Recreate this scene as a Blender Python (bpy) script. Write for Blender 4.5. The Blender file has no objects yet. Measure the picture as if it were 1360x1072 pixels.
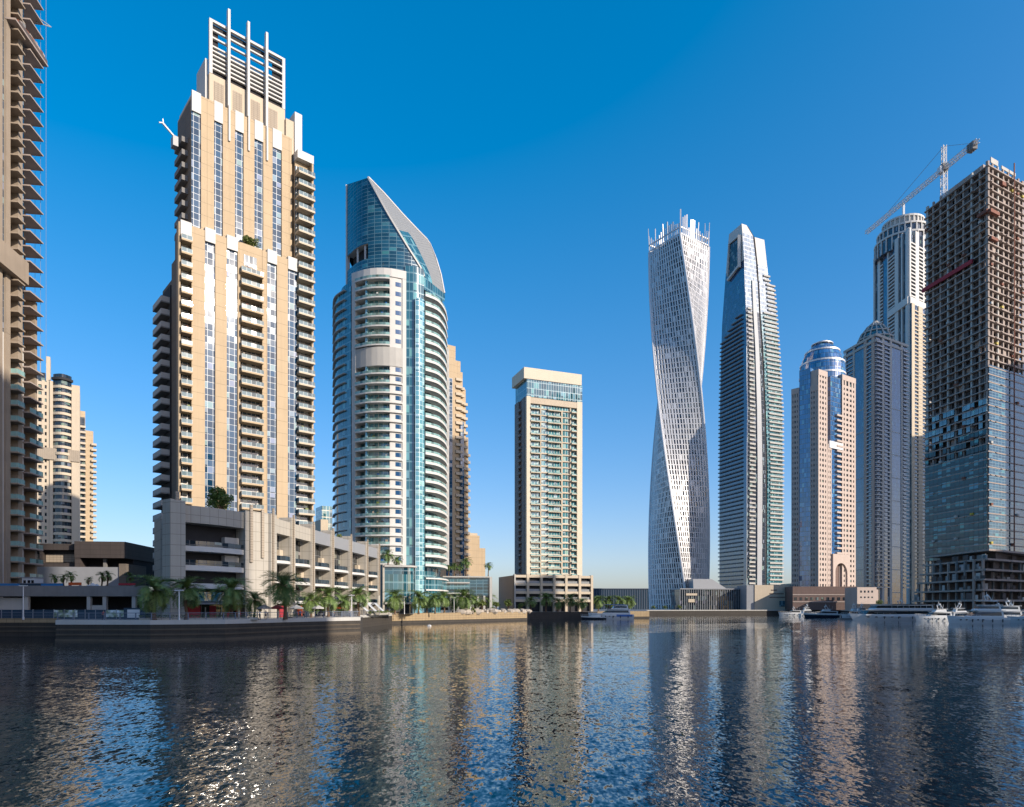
import bpy, math, random
from mathutils import Vector
C = bpy.context
R = math.radians
scn = C.scene
COL = scn.collection
random.seed(7)

# ---------------------------------------------------------------- camera, sky, sun, exposure
FPX, CX, HOR, CAMZ = 900.0, 680.0, 806.0, 5.5          # lens and horizon measured on the 1360 x 1072 photograph
cam = bpy.data.cameras.new('camera')
cam.sensor_width = 36.0
cam.lens = FPX / 1360.0 * 36.0
cam.shift_y = (HOR - 536.0) / 1360.0
cam.clip_start, cam.clip_end = 0.5, 60000.0
camo = bpy.data.objects.new('camera', cam)
COL.objects.link(camo)
camo.location = (0, 0, CAMZ)
camo.rotation_euler = (R(90), 0, 0)
scn.camera = camo

SUN_AZ = Vector((0.862, -0.507, 0)).normalized()
SUN_EL = R(23)
SDIR = Vector((SUN_AZ.x * math.cos(SUN_EL), SUN_AZ.y * math.cos(SUN_EL), math.sin(SUN_EL)))
world = bpy.data.worlds.new('World')
scn.world = world
world.use_nodes = True
wn, wl = world.node_tree.nodes, world.node_tree.links
bg = wn['Background']
sky = wn.new('ShaderNodeTexSky')
sky.sky_type = 'NISHITA'
sky.sun_disc = False
sky.sun_elevation = SUN_EL
sky.sun_rotation = math.atan2(SUN_AZ.x, SUN_AZ.y)
sky.air_density, sky.dust_density, sky.ozone_density = 1.0, 1.3, 3.2
hs = wn.new('ShaderNodeHueSaturation')
hs.inputs['Saturation'].default_value = 1.42
hs.inputs['Value'].default_value = 1.0
wl.new(sky.outputs[0], hs.inputs['Color'])
gm = wn.new('ShaderNodeGamma'); gm.inputs[1].default_value = 0.72        # flatter towards the horizon, as the photograph is
tn = wn.new('ShaderNodeMix'); tn.data_type = 'RGBA'; tn.blend_type = 'MULTIPLY'; tn.inputs[0].default_value = 1.0; tn.inputs[7].default_value = (1.4, 1.38, 1.62, 1)
wl.new(hs.outputs[0], gm.inputs[0]); wl.new(gm.outputs[0], tn.inputs[6]); wl.new(tn.outputs[2], bg.inputs['Color'])
bg.inputs['Strength'].default_value = 0.15
sl = bpy.data.lights.new('sun', 'SUN')
sl.energy = 4.9
sl.angle = R(0.5)
sl.color = (1.0, 0.89, 0.755)
suno = bpy.data.objects.new('sun', sl)
COL.objects.link(suno)
suno.rotation_euler = (-SDIR).to_track_quat('-Z', 'Y').to_euler()
suno.location = (300, -200, 300)
scn.view_settings.view_transform = 'Standard'
scn.view_settings.look = 'None'
scn.view_settings.gamma = 1.0
scn.view_settings.exposure = 0.35

# ---------------------------------------------------------------- materials
def newmat(name):
    m = bpy.data.materials.new(name)
    m.use_nodes = True
    return m, m.node_tree.nodes, m.node_tree.links, m.node_tree.nodes['Principled BSDF']

def mth(N, L, op, a, b=None, c=None):
    n = N.new('ShaderNodeMath'); n.operation = op
    for i, v in enumerate((a, b, c)):
        if v is None: continue
        if isinstance(v, (int, float)): n.inputs[i].default_value = v
        else: L.new(v, n.inputs[i])
    return n.outputs[0]

def mixc(N, L, f, a, b):
    n = N.new('ShaderNodeMix'); n.data_type = 'RGBA'
    for s, v in ((0, f), (6, a), (7, b)):
        if isinstance(v, (int, float)): n.inputs[s].default_value = v
        elif isinstance(v, tuple): n.inputs[s].default_value = (v[0], v[1], v[2], 1)
        else: L.new(v, n.inputs[s])
    return n.outputs[2]

def plain(name, col, rough=0.8, var=0.18, scale=0.35, streak=0.0, joint=None, metallic=0.0, bump=0.0):
    """rendered, painted or concrete surface: cloudy tone, run-off streaks, optional panel joints (metres)"""
    col = tuple(c * 0.77 for c in col)
    m, N, L, b = newmat(name)
    tc = N.new('ShaderNodeTexCoord')
    nz = N.new('ShaderNodeTexNoise'); nz.inputs['Scale'].default_value = scale; nz.inputs['Detail'].default_value = 5
    L.new(tc.outputs['Object'], nz.inputs['Vector'])
    dk = tuple(c * (1 - var) for c in col); lt = tuple(min(1, c * (1 + var * 0.6)) for c in col)
    c = mixc(N, L, nz.outputs['Fac'], dk, lt)
    if streak:
        mp = N.new('ShaderNodeMapping'); mp.inputs['Scale'].default_value = (1.6, 1.6, 0.05)
        L.new(tc.outputs['Object'], mp.inputs[0])
        n2 = N.new('ShaderNodeTexNoise'); n2.inputs['Scale'].default_value = 1.0; n2.inputs['Detail'].default_value = 4
        L.new(mp.outputs[0], n2.inputs['Vector'])
        f = mth(N, L, 'MULTIPLY', mth(N, L, 'SUBTRACT', n2.outputs['Fac'], 0.45), streak * 3)
        n3 = N.new('ShaderNodeClamp'); L.new(f, n3.inputs[0])
        c = mixc(N, L, n3.outputs[0], c, tuple(x * 0.55 for x in col))
    if joint:
        uv = N.new('ShaderNodeUVMap'); sp = N.new('ShaderNodeSeparateXYZ'); L.new(uv.outputs[0], sp.inputs[0])
        masks = []
        for k, s in enumerate(joint):
            fr = mth(N, L, 'FRACT', mth(N, L, 'DIVIDE', sp.outputs[k], s))
            masks.append(mth(N, L, 'LESS_THAN', fr, 0.07 / s))
        c = mixc(N, L, mth(N, L, 'MAXIMUM', masks[0], masks[1]), c, tuple(x * 0.45 for x in col))
    L.new(c, b.inputs['Base Color'])
    b.inputs['Roughness'].default_value = rough
    b.inputs['Metallic'].default_value = metallic
    if bump:
        bn = N.new('ShaderNodeBump'); bn.inputs['Strength'].default_value = bump; bn.inputs['Distance'].default_value = 0.1
        L.new(nz.outputs['Fac'], bn.inputs['Height']); L.new(bn.outputs[0], b.inputs['Normal'])
    return m

def glass(name, tint, pw=1.4, ph=3.3, mull=(0.25, 0.27, 0.28), mw=0.07, ior=1.9, blind=0.25, blindc=(0.35, 0.36, 0.34), span=0.0, spanc=None, tilt=0.02, rough=0.05):
    """curtain-wall glazing laid out in metres on UVs: mullions, spandrel bands, panes that differ in blind and tilt"""
    m, N, L, b = newmat(name)
    uv = N.new('ShaderNodeUVMap'); sp = N.new('ShaderNodeSeparateXYZ'); L.new(uv.outputs[0], sp.inputs[0])
    u = mth(N, L, 'DIVIDE', sp.outputs[0], pw); v = mth(N, L, 'DIVIDE', sp.outputs[1], ph)
    fu, fv = mth(N, L, 'FRACT', u), mth(N, L, 'FRACT', v)
    cb = N.new('ShaderNodeCombineXYZ')
    L.new(mth(N, L, 'FLOOR', u), cb.inputs[0]); L.new(mth(N, L, 'FLOOR', v), cb.inputs[1])
    wnz = N.new('ShaderNodeTexWhiteNoise'); wnz.noise_dimensions = '2D'; L.new(cb.outputs[0], wnz.inputs['Vector'])
    r = wnz.outputs['Value']
    dark = mixc(N, L, r, tuple(c * 0.5 for c in tint), tuple(c * 1.5 for c in tint))
    isb = mth(N, L, 'LESS_THAN', r, blind)
    low = mth(N, L, 'GREATER_THAN', fv, mth(N, L, 'MULTIPLY', r, 2.2))
    c = mixc(N, L, mth(N, L, 'MULTIPLY', isb, low), dark, mixc(N, L, 0.08, blindc, wnz.outputs['Color']))
    if span:
        c = mixc(N, L, mth(N, L, 'LESS_THAN', fv, span), c, spanc or tuple(x * 0.6 for x in tint))
    mk = mth(N, L, 'MAXIMUM', mth(N, L, 'LESS_THAN', fu, mw / pw), mth(N, L, 'LESS_THAN', fv, mw / ph))
    c = mixc(N, L, mk, c, mull)
    L.new(c, b.inputs['Base Color'])
    L.new(mth(N, L, 'MULTIPLY_ADD', mk, 0.35, rough), b.inputs['Roughness'])
    b.inputs['IOR'].default_value = ior
    g = N.new('ShaderNodeNewGeometry')
    vs = N.new('ShaderNodeVectorMath'); vs.operation = 'SUBTRACT'; L.new(wnz.outputs['Color'], vs.inputs[0]); vs.inputs[1].default_value = (0.5, 0.5, 0.5)
    vm = N.new('ShaderNodeVectorMath'); vm.operation = 'SCALE'; L.new(vs.outputs[0], vm.inputs[0]); vm.inputs['Scale'].default_value = tilt
    va = N.new('ShaderNodeVectorMath'); va.operation = 'ADD'; L.new(g.outputs['Normal'], va.inputs[0]); L.new(vm.outputs[0], va.inputs[1])
    vn = N.new('ShaderNodeVectorMath'); vn.operation = 'NORMALIZE'; L.new(va.outputs[0], vn.inputs[0])
    L.new(vn.outputs[0], b.inputs['Normal'])
    return m

def leafmat(name, a, bb):
    m, N, L, b = newmat(name)
    tc = N.new('ShaderNodeTexCoord')
    nz = N.new('ShaderNodeTexNoise'); nz.inputs['Scale'].default_value = 1.3; L.new(tc.outputs['Object'], nz.inputs['Vector'])
    oi = N.new('ShaderNodeObjectInfo')
    f = mth(N, L, 'ADD', mth(N, L, 'MULTIPLY', nz.outputs['Fac'], 0.9), mth(N, L, 'MULTIPLY_ADD', oi.outputs['Random'], 0.3, -0.1))
    L.new(mixc(N, L, f, a, bb), b.inputs['Base Color'])
    b.inputs['Roughness'].default_value = 0.55
    return m

M = {}
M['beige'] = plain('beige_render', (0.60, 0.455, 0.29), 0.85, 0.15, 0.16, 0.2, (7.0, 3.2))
M['paleyellow'] = plain('pale_yellow_render', (0.80, 0.70, 0.54), 0.85, 0.10, 0.2, 0.12)
M['sandyrender'] = plain('dusty_render', (0.40, 0.32, 0.24), 0.9, 0.25, 0.25, 0.3)
M['cream'] = plain('cream_render', (0.66, 0.55, 0.41), 0.85, 0.10, 0.2, 0.15)
M['white'] = plain('white_render', (0.72, 0.70, 0.66), 0.7, 0.08, 0.3, 0.10)
M['offwhite'] = plain('off_white_concrete', (0.56, 0.54, 0.50), 0.8, 0.14, 0.3, 0.2)
M['pink'] = plain('pink_stone', (0.58, 0.47, 0.405), 0.8, 0.12, 0.3, 0.15)
M['taupe'] = plain('taupe_shade_and_render', (0.20, 0.165, 0.13), 0.85, 0.12, 0.2, 0.1, (7.0, 3.2))  # paints the beige tower's shaded side dark; own colour on the wall's end pier
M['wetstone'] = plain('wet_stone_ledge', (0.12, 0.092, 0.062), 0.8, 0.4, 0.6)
M['silver'] = plain('silver_grey_panel', (0.40, 0.42, 0.45), 0.5, 0.12, 0.1, 0.1)
M['brown'] = plain('brown_stone', (0.20, 0.13, 0.11), 0.8, 0.2, 0.3, 0.15, (3, 2))
M['conc'] = plain('grey_concrete', (0.27, 0.26, 0.25), 0.9, 0.28, 0.5, 0.3, None, 0, 0.3)
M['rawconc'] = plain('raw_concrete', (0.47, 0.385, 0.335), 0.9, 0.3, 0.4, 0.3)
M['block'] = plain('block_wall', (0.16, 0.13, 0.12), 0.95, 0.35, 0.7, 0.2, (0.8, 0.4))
M['stonepanel'] = plain('stone_panel', (0.52, 0.475, 0.40), 0.75, 0.12, 0.4, 0.15, (1.7, 1.9))
M['tanpanel'] = plain('tan_panel', (0.46, 0.38, 0.29), 0.8, 0.15, 0.5, 0.1, (0.9, 0.5))
M['paving'] = plain('paving', (0.40, 0.37, 0.33), 0.9, 0.2, 0.6, 0, (1.2, 1.2))
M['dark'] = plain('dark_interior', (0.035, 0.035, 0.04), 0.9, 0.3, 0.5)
M['darkbrown'] = plain('dark_brown_cladding', (0.075, 0.06, 0.055), 0.7, 0.3, 0.4, 0.2, (2.4, 1.2))
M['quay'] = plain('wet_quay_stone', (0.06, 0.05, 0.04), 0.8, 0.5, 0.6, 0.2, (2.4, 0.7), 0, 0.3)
M['sand'] = plain('tan_stone_wall', (0.42, 0.31, 0.18), 0.9, 0.3, 0.5, 0.1, (1.5, 0.8))
M['metal'] = plain('grey_metal', (0.33, 0.34, 0.36), 0.45, 0.1, 0.8)
M['bluemetal'] = plain('blue_grey_rail', (0.16, 0.19, 0.25), 0.5, 0.1, 0.8)
M['alu'] = plain('silver_panel', (0.80, 0.79, 0.79), 0.42, 0.14, 0.12, 0.0, None, 0.25)
M['alushade'] = plain('bronze_panel', (0.42, 0.36, 0.30), 0.42, 0.3, 0.12, 0.0, None, 0.25)
M['louvre'] = plain('roof_mesh', (0.29, 0.30, 0.30), 0.6, 0.12, 0.5, 0, (1.3, 0.9))
M['red'] = plain('red_net', (0.45, 0.035, 0.05), 0.8, 0.3, 0.4)
M['orange'] = plain('orange_panel', (0.75, 0.12, 0.02), 0.6, 0.1)
M['rust'] = plain('rust_steel', (0.28, 0.10, 0.06), 0.8, 0.4, 0.6)
M['yellow'] = plain('yellow_steel', (0.55, 0.42, 0.04), 0.6, 0.15)
M['blue'] = plain('blue_barrier', (0.02, 0.20, 0.50), 0.5, 0.1)
M['navy'] = plain('navy_hoarding', (0.015, 0.05, 0.09), 0.5, 0.15, 0.8, 0, (2.4, 9))
M['gel'] = plain('gelcoat', (0.78, 0.79, 0.80), 0.25, 0.04, 0.5)
M['hullnavy'] = plain('navy_gelcoat', (0.02, 0.03, 0.05), 0.2, 0.1, 0.5)
M['bluegel'] = plain('blue_gelcoat', (0.03, 0.16, 0.50), 0.3, 0.1, 0.5)
M['tint'] = plain('tinted_window', (0.012, 0.014, 0.018), 0.06, 0.2, 0.5)
M['bark'] = plain('palm_bark', (0.17, 0.105, 0.06), 0.95, 0.4, 3.0, 0, None, 0, 0.6)
M['skin'] = plain('skin', (0.40, 0.24, 0.16), 0.6, 0.05)
M['hair'] = plain('hair', (0.02, 0.015, 0.012), 0.6, 0.1)
M['jeans'] = plain('dark_cloth', (0.03, 0.04, 0.07), 0.9, 0.15)
M['frond'] = leafmat('palm_frond', (0.055, 0.115, 0.025), (0.20, 0.27, 0.07))
M['leaf'] = leafmat('tree_leaf', (0.02, 0.055, 0.010), (0.11, 0.17, 0.025))
M['hedge'] = leafmat('hedge_leaf', (0.05, 0.09, 0.015), (0.17, 0.20, 0.04))
M['rock'] = plain('pale_rock', (0.52, 0.45, 0.37), 0.95, 0.35, 0.9, 0, None, 0, 0.5)
# glazing kinds
M['gE'] = glass('blue_strip_glazing', (0.005, 0.042, 0.090), 1.3, 1.6, (0.22, 0.25, 0.27), 0.08, 1.7, 0.14, (0.22, 0.26, 0.32), tilt=0.03)
M['gW'] = glass('balcony_glazing', (0.05, 0.075, 0.10), 1.1, 3.2, (0.6, 0.58, 0.54), 0.12, 1.7, 0.45, (0.50, 0.48, 0.44), span=0.12, spanc=(0.5, 0.45, 0.38))
M['gT'] = glass('teal_glazing', (0.018, 0.085, 0.11), 1.4, 3.3, (0.16, 0.27, 0.31), 0.12, 2.0, 0.22, (0.14, 0.30, 0.33), span=0.16, spanc=(0.10, 0.22, 0.25))
M['gTb'] = glass('pale_teal_glazing', (0.10, 0.25, 0.30), 1.4, 1.65, (0.45, 0.60, 0.62), 0.14, 2.3, 0.4, (0.34, 0.52, 0.55))
M['gS'] = glass('dark_teal_sail_glazing', (0.010, 0.055, 0.085), 2.6, 1.25, (0.11, 0.20, 0.24), 0.16, 1.9, 0.05, (0.05, 0.14, 0.18))
M['gD'] = glass('dark_glazing', (0.014, 0.022, 0.03), 1.5, 3.4, (0.07, 0.08, 0.09), 0.1, 1.6, 0.25, (0.15, 0.15, 0.14))
M['gB'] = glass('deep_blue_glazing', (0.012, 0.05, 0.12), 1.6, 3.5, (0.03, 0.08, 0.14), 0.10, 2.1, 0.04, (0.06, 0.12, 0.2), tilt=0.008)
M['gN'] = glass('dome_blue_glazing', (0.02, 0.10, 0.26), 1.5, 3.5, (0.10, 0.16, 0.24), 0.13, 2.3, 0.12, (0.12, 0.26, 0.42), span=0.15, spanc=(0.02, 0.04, 0.08))
M['gH'] = glass('site_glazing', (0.008, 0.06, 0.07), 2.6, 3.42, (0.02, 0.035, 0.04), 0.3, 1.45, 0.45, (0.10, 0.28, 0.29), span=0.3, spanc=(0.02, 0.05, 0.06))
M['gP'] = glass('pale_blue_glazing', (0.16, 0.22, 0.29), 1.6, 3.75, (0.35, 0.38, 0.42), 0.2, 1.9, 0.2, (0.35, 0.40, 0.45), span=0.2, spanc=(0.36, 0.4, 0.45))
M['gC'] = glass('grey_blue_glazing', (0.016, 0.026, 0.042), 1.3, 3.9, (0.12, 0.13, 0.15), 0.1, 1.8, 0.2, (0.2, 0.22, 0.25))
M['gM'] = glass('aqua_glazing', (0.05, 0.17, 0.20), 1.6, 3.3, (0.6, 0.58, 0.5), 0.14, 2.0, 0.35, (0.30, 0.42, 0.42), span=0.14, spanc=(0.55, 0.5, 0.4))
M['gR'] = glass('balcony_glass_rail', (0.10, 0.14, 0.15), 1.2, 5.0, (0.4, 0.42, 0.42), 0.06, 1.6, 0.0, tilt=0.03)
M['gRt'] = glass('green_glass_rail', (0.16, 0.27, 0.25), 1.2, 5.0, (0.35, 0.42, 0.40), 0.06, 1.6, 0.0, tilt=0.03)
M['shopglass'] = glass('shop_glazing', (0.015, 0.02, 0.025), 1.6, 3.0, (0.2, 0.2, 0.2), 0.08, 1.6, 0.35, (0.20, 0.17, 0.13))

def water_mat():
    m, N, L, b = newmat('harbour_water')
    b.inputs['Base Color'].default_value = (0.001, 0.017, 0.025, 1)
    b.inputs['Roughness'].default_value = 0.0
    b.inputs['IOR'].default_value = 1.55
    tc = N.new('ShaderNodeTexCoord')
    def layer(scale, sx, sy, rot, det, ax, ay):                  # a patch of wave slopes: two independent noise channels tilt the surface
        mp = N.new('ShaderNodeMapping'); mp.inputs['Scale'].default_value = (sx, sy, 1); mp.inputs['Rotation'].default_value = (0, 0, R(rot))
        L.new(tc.outputs['Object'], mp.inputs[0])
        nz = N.new('ShaderNodeTexNoise'); nz.inputs['Scale'].default_value = scale; nz.inputs['Detail'].default_value = det
        nz.inputs['Roughness'].default_value = 0.55; nz.inputs['Distortion'].default_value = 0.3
        L.new(mp.outputs[0], nz.inputs['Vector'])
        v = N.new('ShaderNodeVectorMath'); v.operation = 'MULTIPLY_ADD'
        L.new(nz.outputs['Color'], v.inputs[0]); v.inputs[1].default_value = (ax, ay, 0); v.inputs[2].default_value = (-ax / 2, -ay / 2, 0)
        return v.outputs[0]
    def vadd(a, c, op='ADD'):
        v = N.new('ShaderNodeVectorMath'); v.operation = op; L.new(a, v.inputs[0])
        if isinstance(c, tuple): v.inputs[1].default_value = c
        else: L.new(c, v.inputs[1])
        return v.outputs[0]
    sl_ = vadd(vadd(layer(7.5, 1.0, 0.45, 10, 1, 0.20, 0.42), layer(2.8, 1.0, 0.5, -14, 1, 0.12, 0.32)), layer(0.35, 0.5, 1.0, 8, 2, 0.04, 0.16))
    big = N.new('ShaderNodeTexNoise'); big.inputs['Scale'].default_value = 0.02; big.inputs['Detail'].default_value = 3
    L.new(tc.outputs['Object'], big.inputs['Vector'])
    sp = N.new('ShaderNodeSeparateXYZ'); L.new(tc.outputs['Object'], sp.inputs[0])          # wave slopes shrink with world y, shaped to keep distant reflections from smearing
    slope_fade = mth(N, L, 'MINIMUM', 1.15, mth(N, L, 'MAXIMUM', 0.10, mth(N, L, 'DIVIDE', 34.0, mth(N, L, 'MAXIMUM', sp.outputs[1], 5.0))))
    amp = N.new('ShaderNodeVectorMath'); amp.operation = 'SCALE'; L.new(sl_, amp.inputs[0]); L.new(mth(N, L, 'MULTIPLY', slope_fade, mth(N, L, 'MULTIPLY_ADD', big.outputs['Fac'], 1.6 * WAVE, 0.2 * WAVE)), amp.inputs['Scale'])
    nn = vadd(amp.outputs[0], (0, 0, 1))
    nr = N.new('ShaderNodeVectorMath'); nr.operation = 'NORMALIZE'; L.new(nn, nr.inputs[0]); L.new(nr.outputs[0], b.inputs['Normal'])
    return m
WAVE = 1.0
M['water'] = water_mat()

# ---------------------------------------------------------------- mesh and placing helpers
def pt(px, d):
    """ground position of a picture column at a distance in metres"""
    return Vector(((px - CX) / FPX * d, d, 0))

GZ = 3.2                                                 # deck level above the water

class Fac:
    """a facade frame: x along the facade (left to right as seen), y inward, z up from the deck"""
    def __init__(s, o, ang):
        s.o = Vector((o[0], o[1], 0)); s.ang = ang
        s.ux = Vector((math.cos(ang), math.sin(ang), 0)); s.uy = Vector((-math.sin(ang), math.cos(ang), 0))
    def w(s, x, y=0, z=0):
        return s.o + s.ux * x + s.uy * y + Vector((0, 0, z + GZ))
    def x(s, px, y=0):
        k = (px - CX) / FPX; o = s.o + s.uy * y
        return (k * o.y - o.x) / (s.ux.x - k * s.ux.y)
    def z(s, py, px, y=0):
        x = s.x(px, y); d = (s.o + s.ux * x + s.uy * y).y
        return CAMZ + (HOR - py) / FPX * d - GZ
    def left(s, D, x=0):                                 # the return facade at the left end, D deep
        return Fac(s.w(x, D), s.ang - math.pi / 2)

def fac(px, d, vx, vy):
    return Fac(pt(px, d), math.atan2(vy, vx))

class MB:
    def __init__(s):
        s.v, s.f, s.u, s.mi, s.ms = [], [], [], [], []
    def m(s, mt):
        if mt not in s.ms: s.ms.append(mt)
        return s.ms.index(mt)
    def face(s, pts, mt, uv=None):
        b = len(s.v); pts = [Vector(p) for p in pts]
        s.v += pts; s.f.append(tuple(range(b, b + len(pts)))); s.mi.append(s.m(mt))
        if uv is None:
            n = Vector((0, 0, 0))
            for i in range(len(pts)):
                n += pts[i].cross(pts[(i + 1) % len(pts)])
            if abs(n.z) > 0.75 * n.length or n.length < 1e-9: uv = [(p.x, p.y) for p in pts]
            else:
                t = Vector((0, 0, 1)).cross(n).normalized()
                uv = [(p.dot(t), p.z) for p in pts]
        s.u.append(uv)
    def hexa(s, a, b, mt):                               # two quads of four points, bottom ring a, top ring b (both counter-clockwise from above)
        s.face(a[::-1], mt); s.face(b, mt)
        for i in range(4):
            j = (i + 1) % 4
            s.face([a[i], a[j], b[j], b[i]], mt)
    def box(s, x0, x1, y0, y1, z0, z1, mt):
        if x0 > x1: x0, x1 = x1, x0
        if y0 > y1: y0, y1 = y1, y0
        if z0 > z1: z0, z1 = z1, z0
        s.hexa([(x0, y0, z0), (x1, y0, z0), (x1, y1, z0), (x0, y1, z0)], [(x0, y0, z1), (x1, y0, z1), (x1, y1, z1), (x0, y1, z1)], mt)
        return s
    def prism(s, poly, z0, z1, mt, top=None):
        poly = [Vector((p[0], p[1])) for p in poly]
        ar = sum(poly[i].x * poly[(i + 1) % len(poly)].y - poly[(i + 1) % len(poly)].x * poly[i].y for i in range(len(poly)))
        if ar < 0: poly = poly[::-1]
        zt = z1 if isinstance(z1, (list, tuple)) else [z1] * len(poly)
        if ar < 0 and isinstance(z1, (list, tuple)): zt = zt[::-1]
        run = 0
        for i in range(len(poly)):
            p, q = poly[i], poly[(i + 1) % len(poly)]; j = (i + 1) % len(poly)
            l = (q - p).length
            s.face([(p.x, p.y, z0), (q.x, q.y, z0), (q.x, q.y, zt[j]), (p.x, p.y, zt[i])], mt, [(run, z0), (run + l, z0), (run + l, zt[j]), (run, zt[i])])
            run += l
        s.face([(p.x, p.y, zt[i]) for i, p in enumerate(poly)], top or mt)
        s.face([(p.x, p.y, z0) for p in poly[::-1]], top or mt)
        return s
    def strip(s, outer, inner, z0, z1, mt):               # curved slab or wall between two polylines (seen left to right, outer nearer)
        run = 0; n = len(outer)
        for i in range(n - 1):
            a, b, c, d = outer[i], outer[i + 1], inner[i + 1], inner[i]
            l = math.hypot(b[0] - a[0], b[1] - a[1])
            s.face([(a[0], a[1], z0), (b[0], b[1], z0), (b[0], b[1], z1), (a[0], a[1], z1)], mt, [(run, z0), (run + l, z0), (run + l, z1), (run, z1)])
            s.face([(c[0], c[1], z0), (d[0], d[1], z0), (d[0], d[1], z1), (c[0], c[1], z1)], mt)
            s.face([(a[0], a[1], z1), (b[0], b[1], z1), (c[0], c[1], z1), (d[0], d[1], z1)], mt)
            s.face([(d[0], d[1], z0), (c[0], c[1], z0), (b[0], b[1], z0), (a[0], a[1], z0)], mt)
            run += l
        for o, i in ((outer[0], inner[0]), (inner[-1], outer[-1])):
            s.face([(i[0], i[1], z0), (o[0], o[1], z0), (o[0], o[1], z1), (i[0], i[1], z1)], mt)
        return s
    def bar(s, p, q, w, mt, h=None):
        p, q = Vector(p), Vector(q); h = h or w
        d = (q - p).normalized()
        a = d.cross(Vector((0, 0, 1)));
        a = Vector((1, 0, 0)) if a.length < 1e-3 else a.normalized()
        b = d.cross(a)
        r = [a * w / 2 * i + b * h / 2 * j for i, j in ((-1, -1), (1, -1), (1, 1), (-1, 1))]
        s.hexa([p + k for k in r], [q + k for k in r], mt)
        return s
    def tube(s, pts, rad, mt, n=8):
        pts = [Vector(p) for p in pts]; rings = []
        for i, p in enumerate(pts):
            d = (pts[min(i + 1, len(pts) - 1)] - pts[max(i - 1, 0)]).normalized()
            a = d.cross(Vector((0, 1, 0.01))); a = Vector((1, 0, 0)) if a.length < 1e-3 else a.normalized()
            b = d.cross(a); r = rad[i] if isinstance(rad, (list, tuple)) else rad
            rings.append([p + (a * math.cos(2 * math.pi * k / n) + b * math.sin(2 * math.pi * k / n)) * r for k in range(n)])
        for i in range(len(rings) - 1):
            for k in range(n):
                s.face([rings[i][k], rings[i][(k + 1) % n], rings[i + 1][(k + 1) % n], rings[i + 1][k]][::-1], mt)
        s.face(rings[0], mt); s.face(rings[-1][::-1], mt)
        return s
    def add(s, other, off):
        off = Vector(off); b = len(s.v)
        s.v += [v + off for v in other.v]
        for f, u, mi in zip(other.f, other.u, other.mi):
            s.f.append(tuple(i + b for i in f)); s.u.append(u); s.mi.append(s.m(other.ms[mi]))
    def mesh(s, name):
        me = bpy.data.meshes.new(name)
        me.from_pydata([tuple(v) for v in s.v], [], s.f)
        for mt in s.ms: me.materials.append(M[mt])
        me.polygons.foreach_set('material_index', s.mi)
        ul = me.uv_layers.new(name='UVMap')
        ul.data.foreach_set('uv', [c for f in s.u for p in f for c in p])
        me.update()
        return me
    def build(s, name, parent=None, F=None, at=(0, 0, 0), rz=0):
        return put(s.mesh(name), name, parent, F, at, rz)

def put(me, name, parent=None, F=None, at=(0, 0, 0), rz=0):
    o = bpy.data.objects.new(name, me)
    COL.objects.link(o)
    pos = F.w(*at) if F else Vector(at)
    if parent is not None:
        o.parent = parent
        if F: pos = pos - parent.location
    o.location = pos
    o.rotation_euler = (0, 0, (F.ang if F else 0) + rz)
    return o

def tag(o, label=None, cat=None, group=None, kind=None):
    if label: o['label'] = label
    if cat: o['category'] = cat
    if group: o['group'] = group
    if kind: o['kind'] = kind
    return o

def thing(name, loc, label, cat, group=None):
    o = bpy.data.objects.new(name, None)
    COL.objects.link(o)
    o.location = loc
    o.empty_display_size = 1
    return tag(o, label, cat, group)

def reps(name, root, mb, F, ats, limit=100, child=None, rz=0):
    """one mesh repeated over a facade; the nearest ones are parts of their own, any beyond the limit one mass"""
    ats = sorted(ats, key=lambda a: (F.w(*a) - Vector((0, 0, CAMZ))).length)
    me = mb.mesh(name); cm = child[1].mesh(child[0]) if child else None
    for a in ats[:limit]:
        o = put(me, name, root, F, a, rz)
        if cm: put(cm, child[0], o)
    rest = ats[limit:]
    if rest:
        big = MB()
        for a in rest:
            big.add(mb, a)
            if child: big.add(child[1], a)
        o = big.build(name, root, F)
        o['kind'] = 'stuff'

def grid(root, F, x0, x1, y, z0, z1, nb, fh, pw, sh, pm, gm, rec=0.4, sm=None, maxsp=100, endw=None):
    """piers and floor bands standing proud of recessed glazing"""
    g = MB(); g.box(x0, x1, y + rec, y + rec + 0.3, z0, z1, gm); g.build('glazing', root, F)
    xs = [x0 + (x1 - x0) * i / nb for i in range(nb + 1)]
    p = MB(); p.box(-pw / 2, pw / 2, 0, rec - 0.003, 0, z1 - z0, pm)
    reps('pier', root, p, F, [(min(max(x, x0 + pw / 2), x1 - pw / 2), y, z0) for x in xs])
    n = int((z1 - z0) / fh)
    b = MB(); b.box(x0, x1, 0.06, rec - 0.005, 0, sh, sm or pm)
    reps('floor_band', root, b, F, [(0, y, z0 + fh * k) for k in range(n + 1) if z0 + fh * k + sh <= z1 + 0.01], maxsp)

def balcony(w, d, sm, rm, t=0.28, rh=1.05, din=0.0, sides=True):
    b = MB(); b.box(0, w, -d, din, -t, 0, sm)
    r = MB(); r.box(0.02, w - 0.02, -d + 0.02, -d + 0.09, 0.01, rh, rm)
    if sides:
        r.box(0.02, 0.09, -d + 0.092, din - 0.01, 0.01, rh, rm); r.box(w - 0.09, w - 0.02, -d + 0.092, din - 0.01, 0.01, rh, rm)
    return b, r

def joined(*mbs):
    o = MB()
    for m in mbs: o.add(m, (0, 0, 0))
    return o

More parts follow.
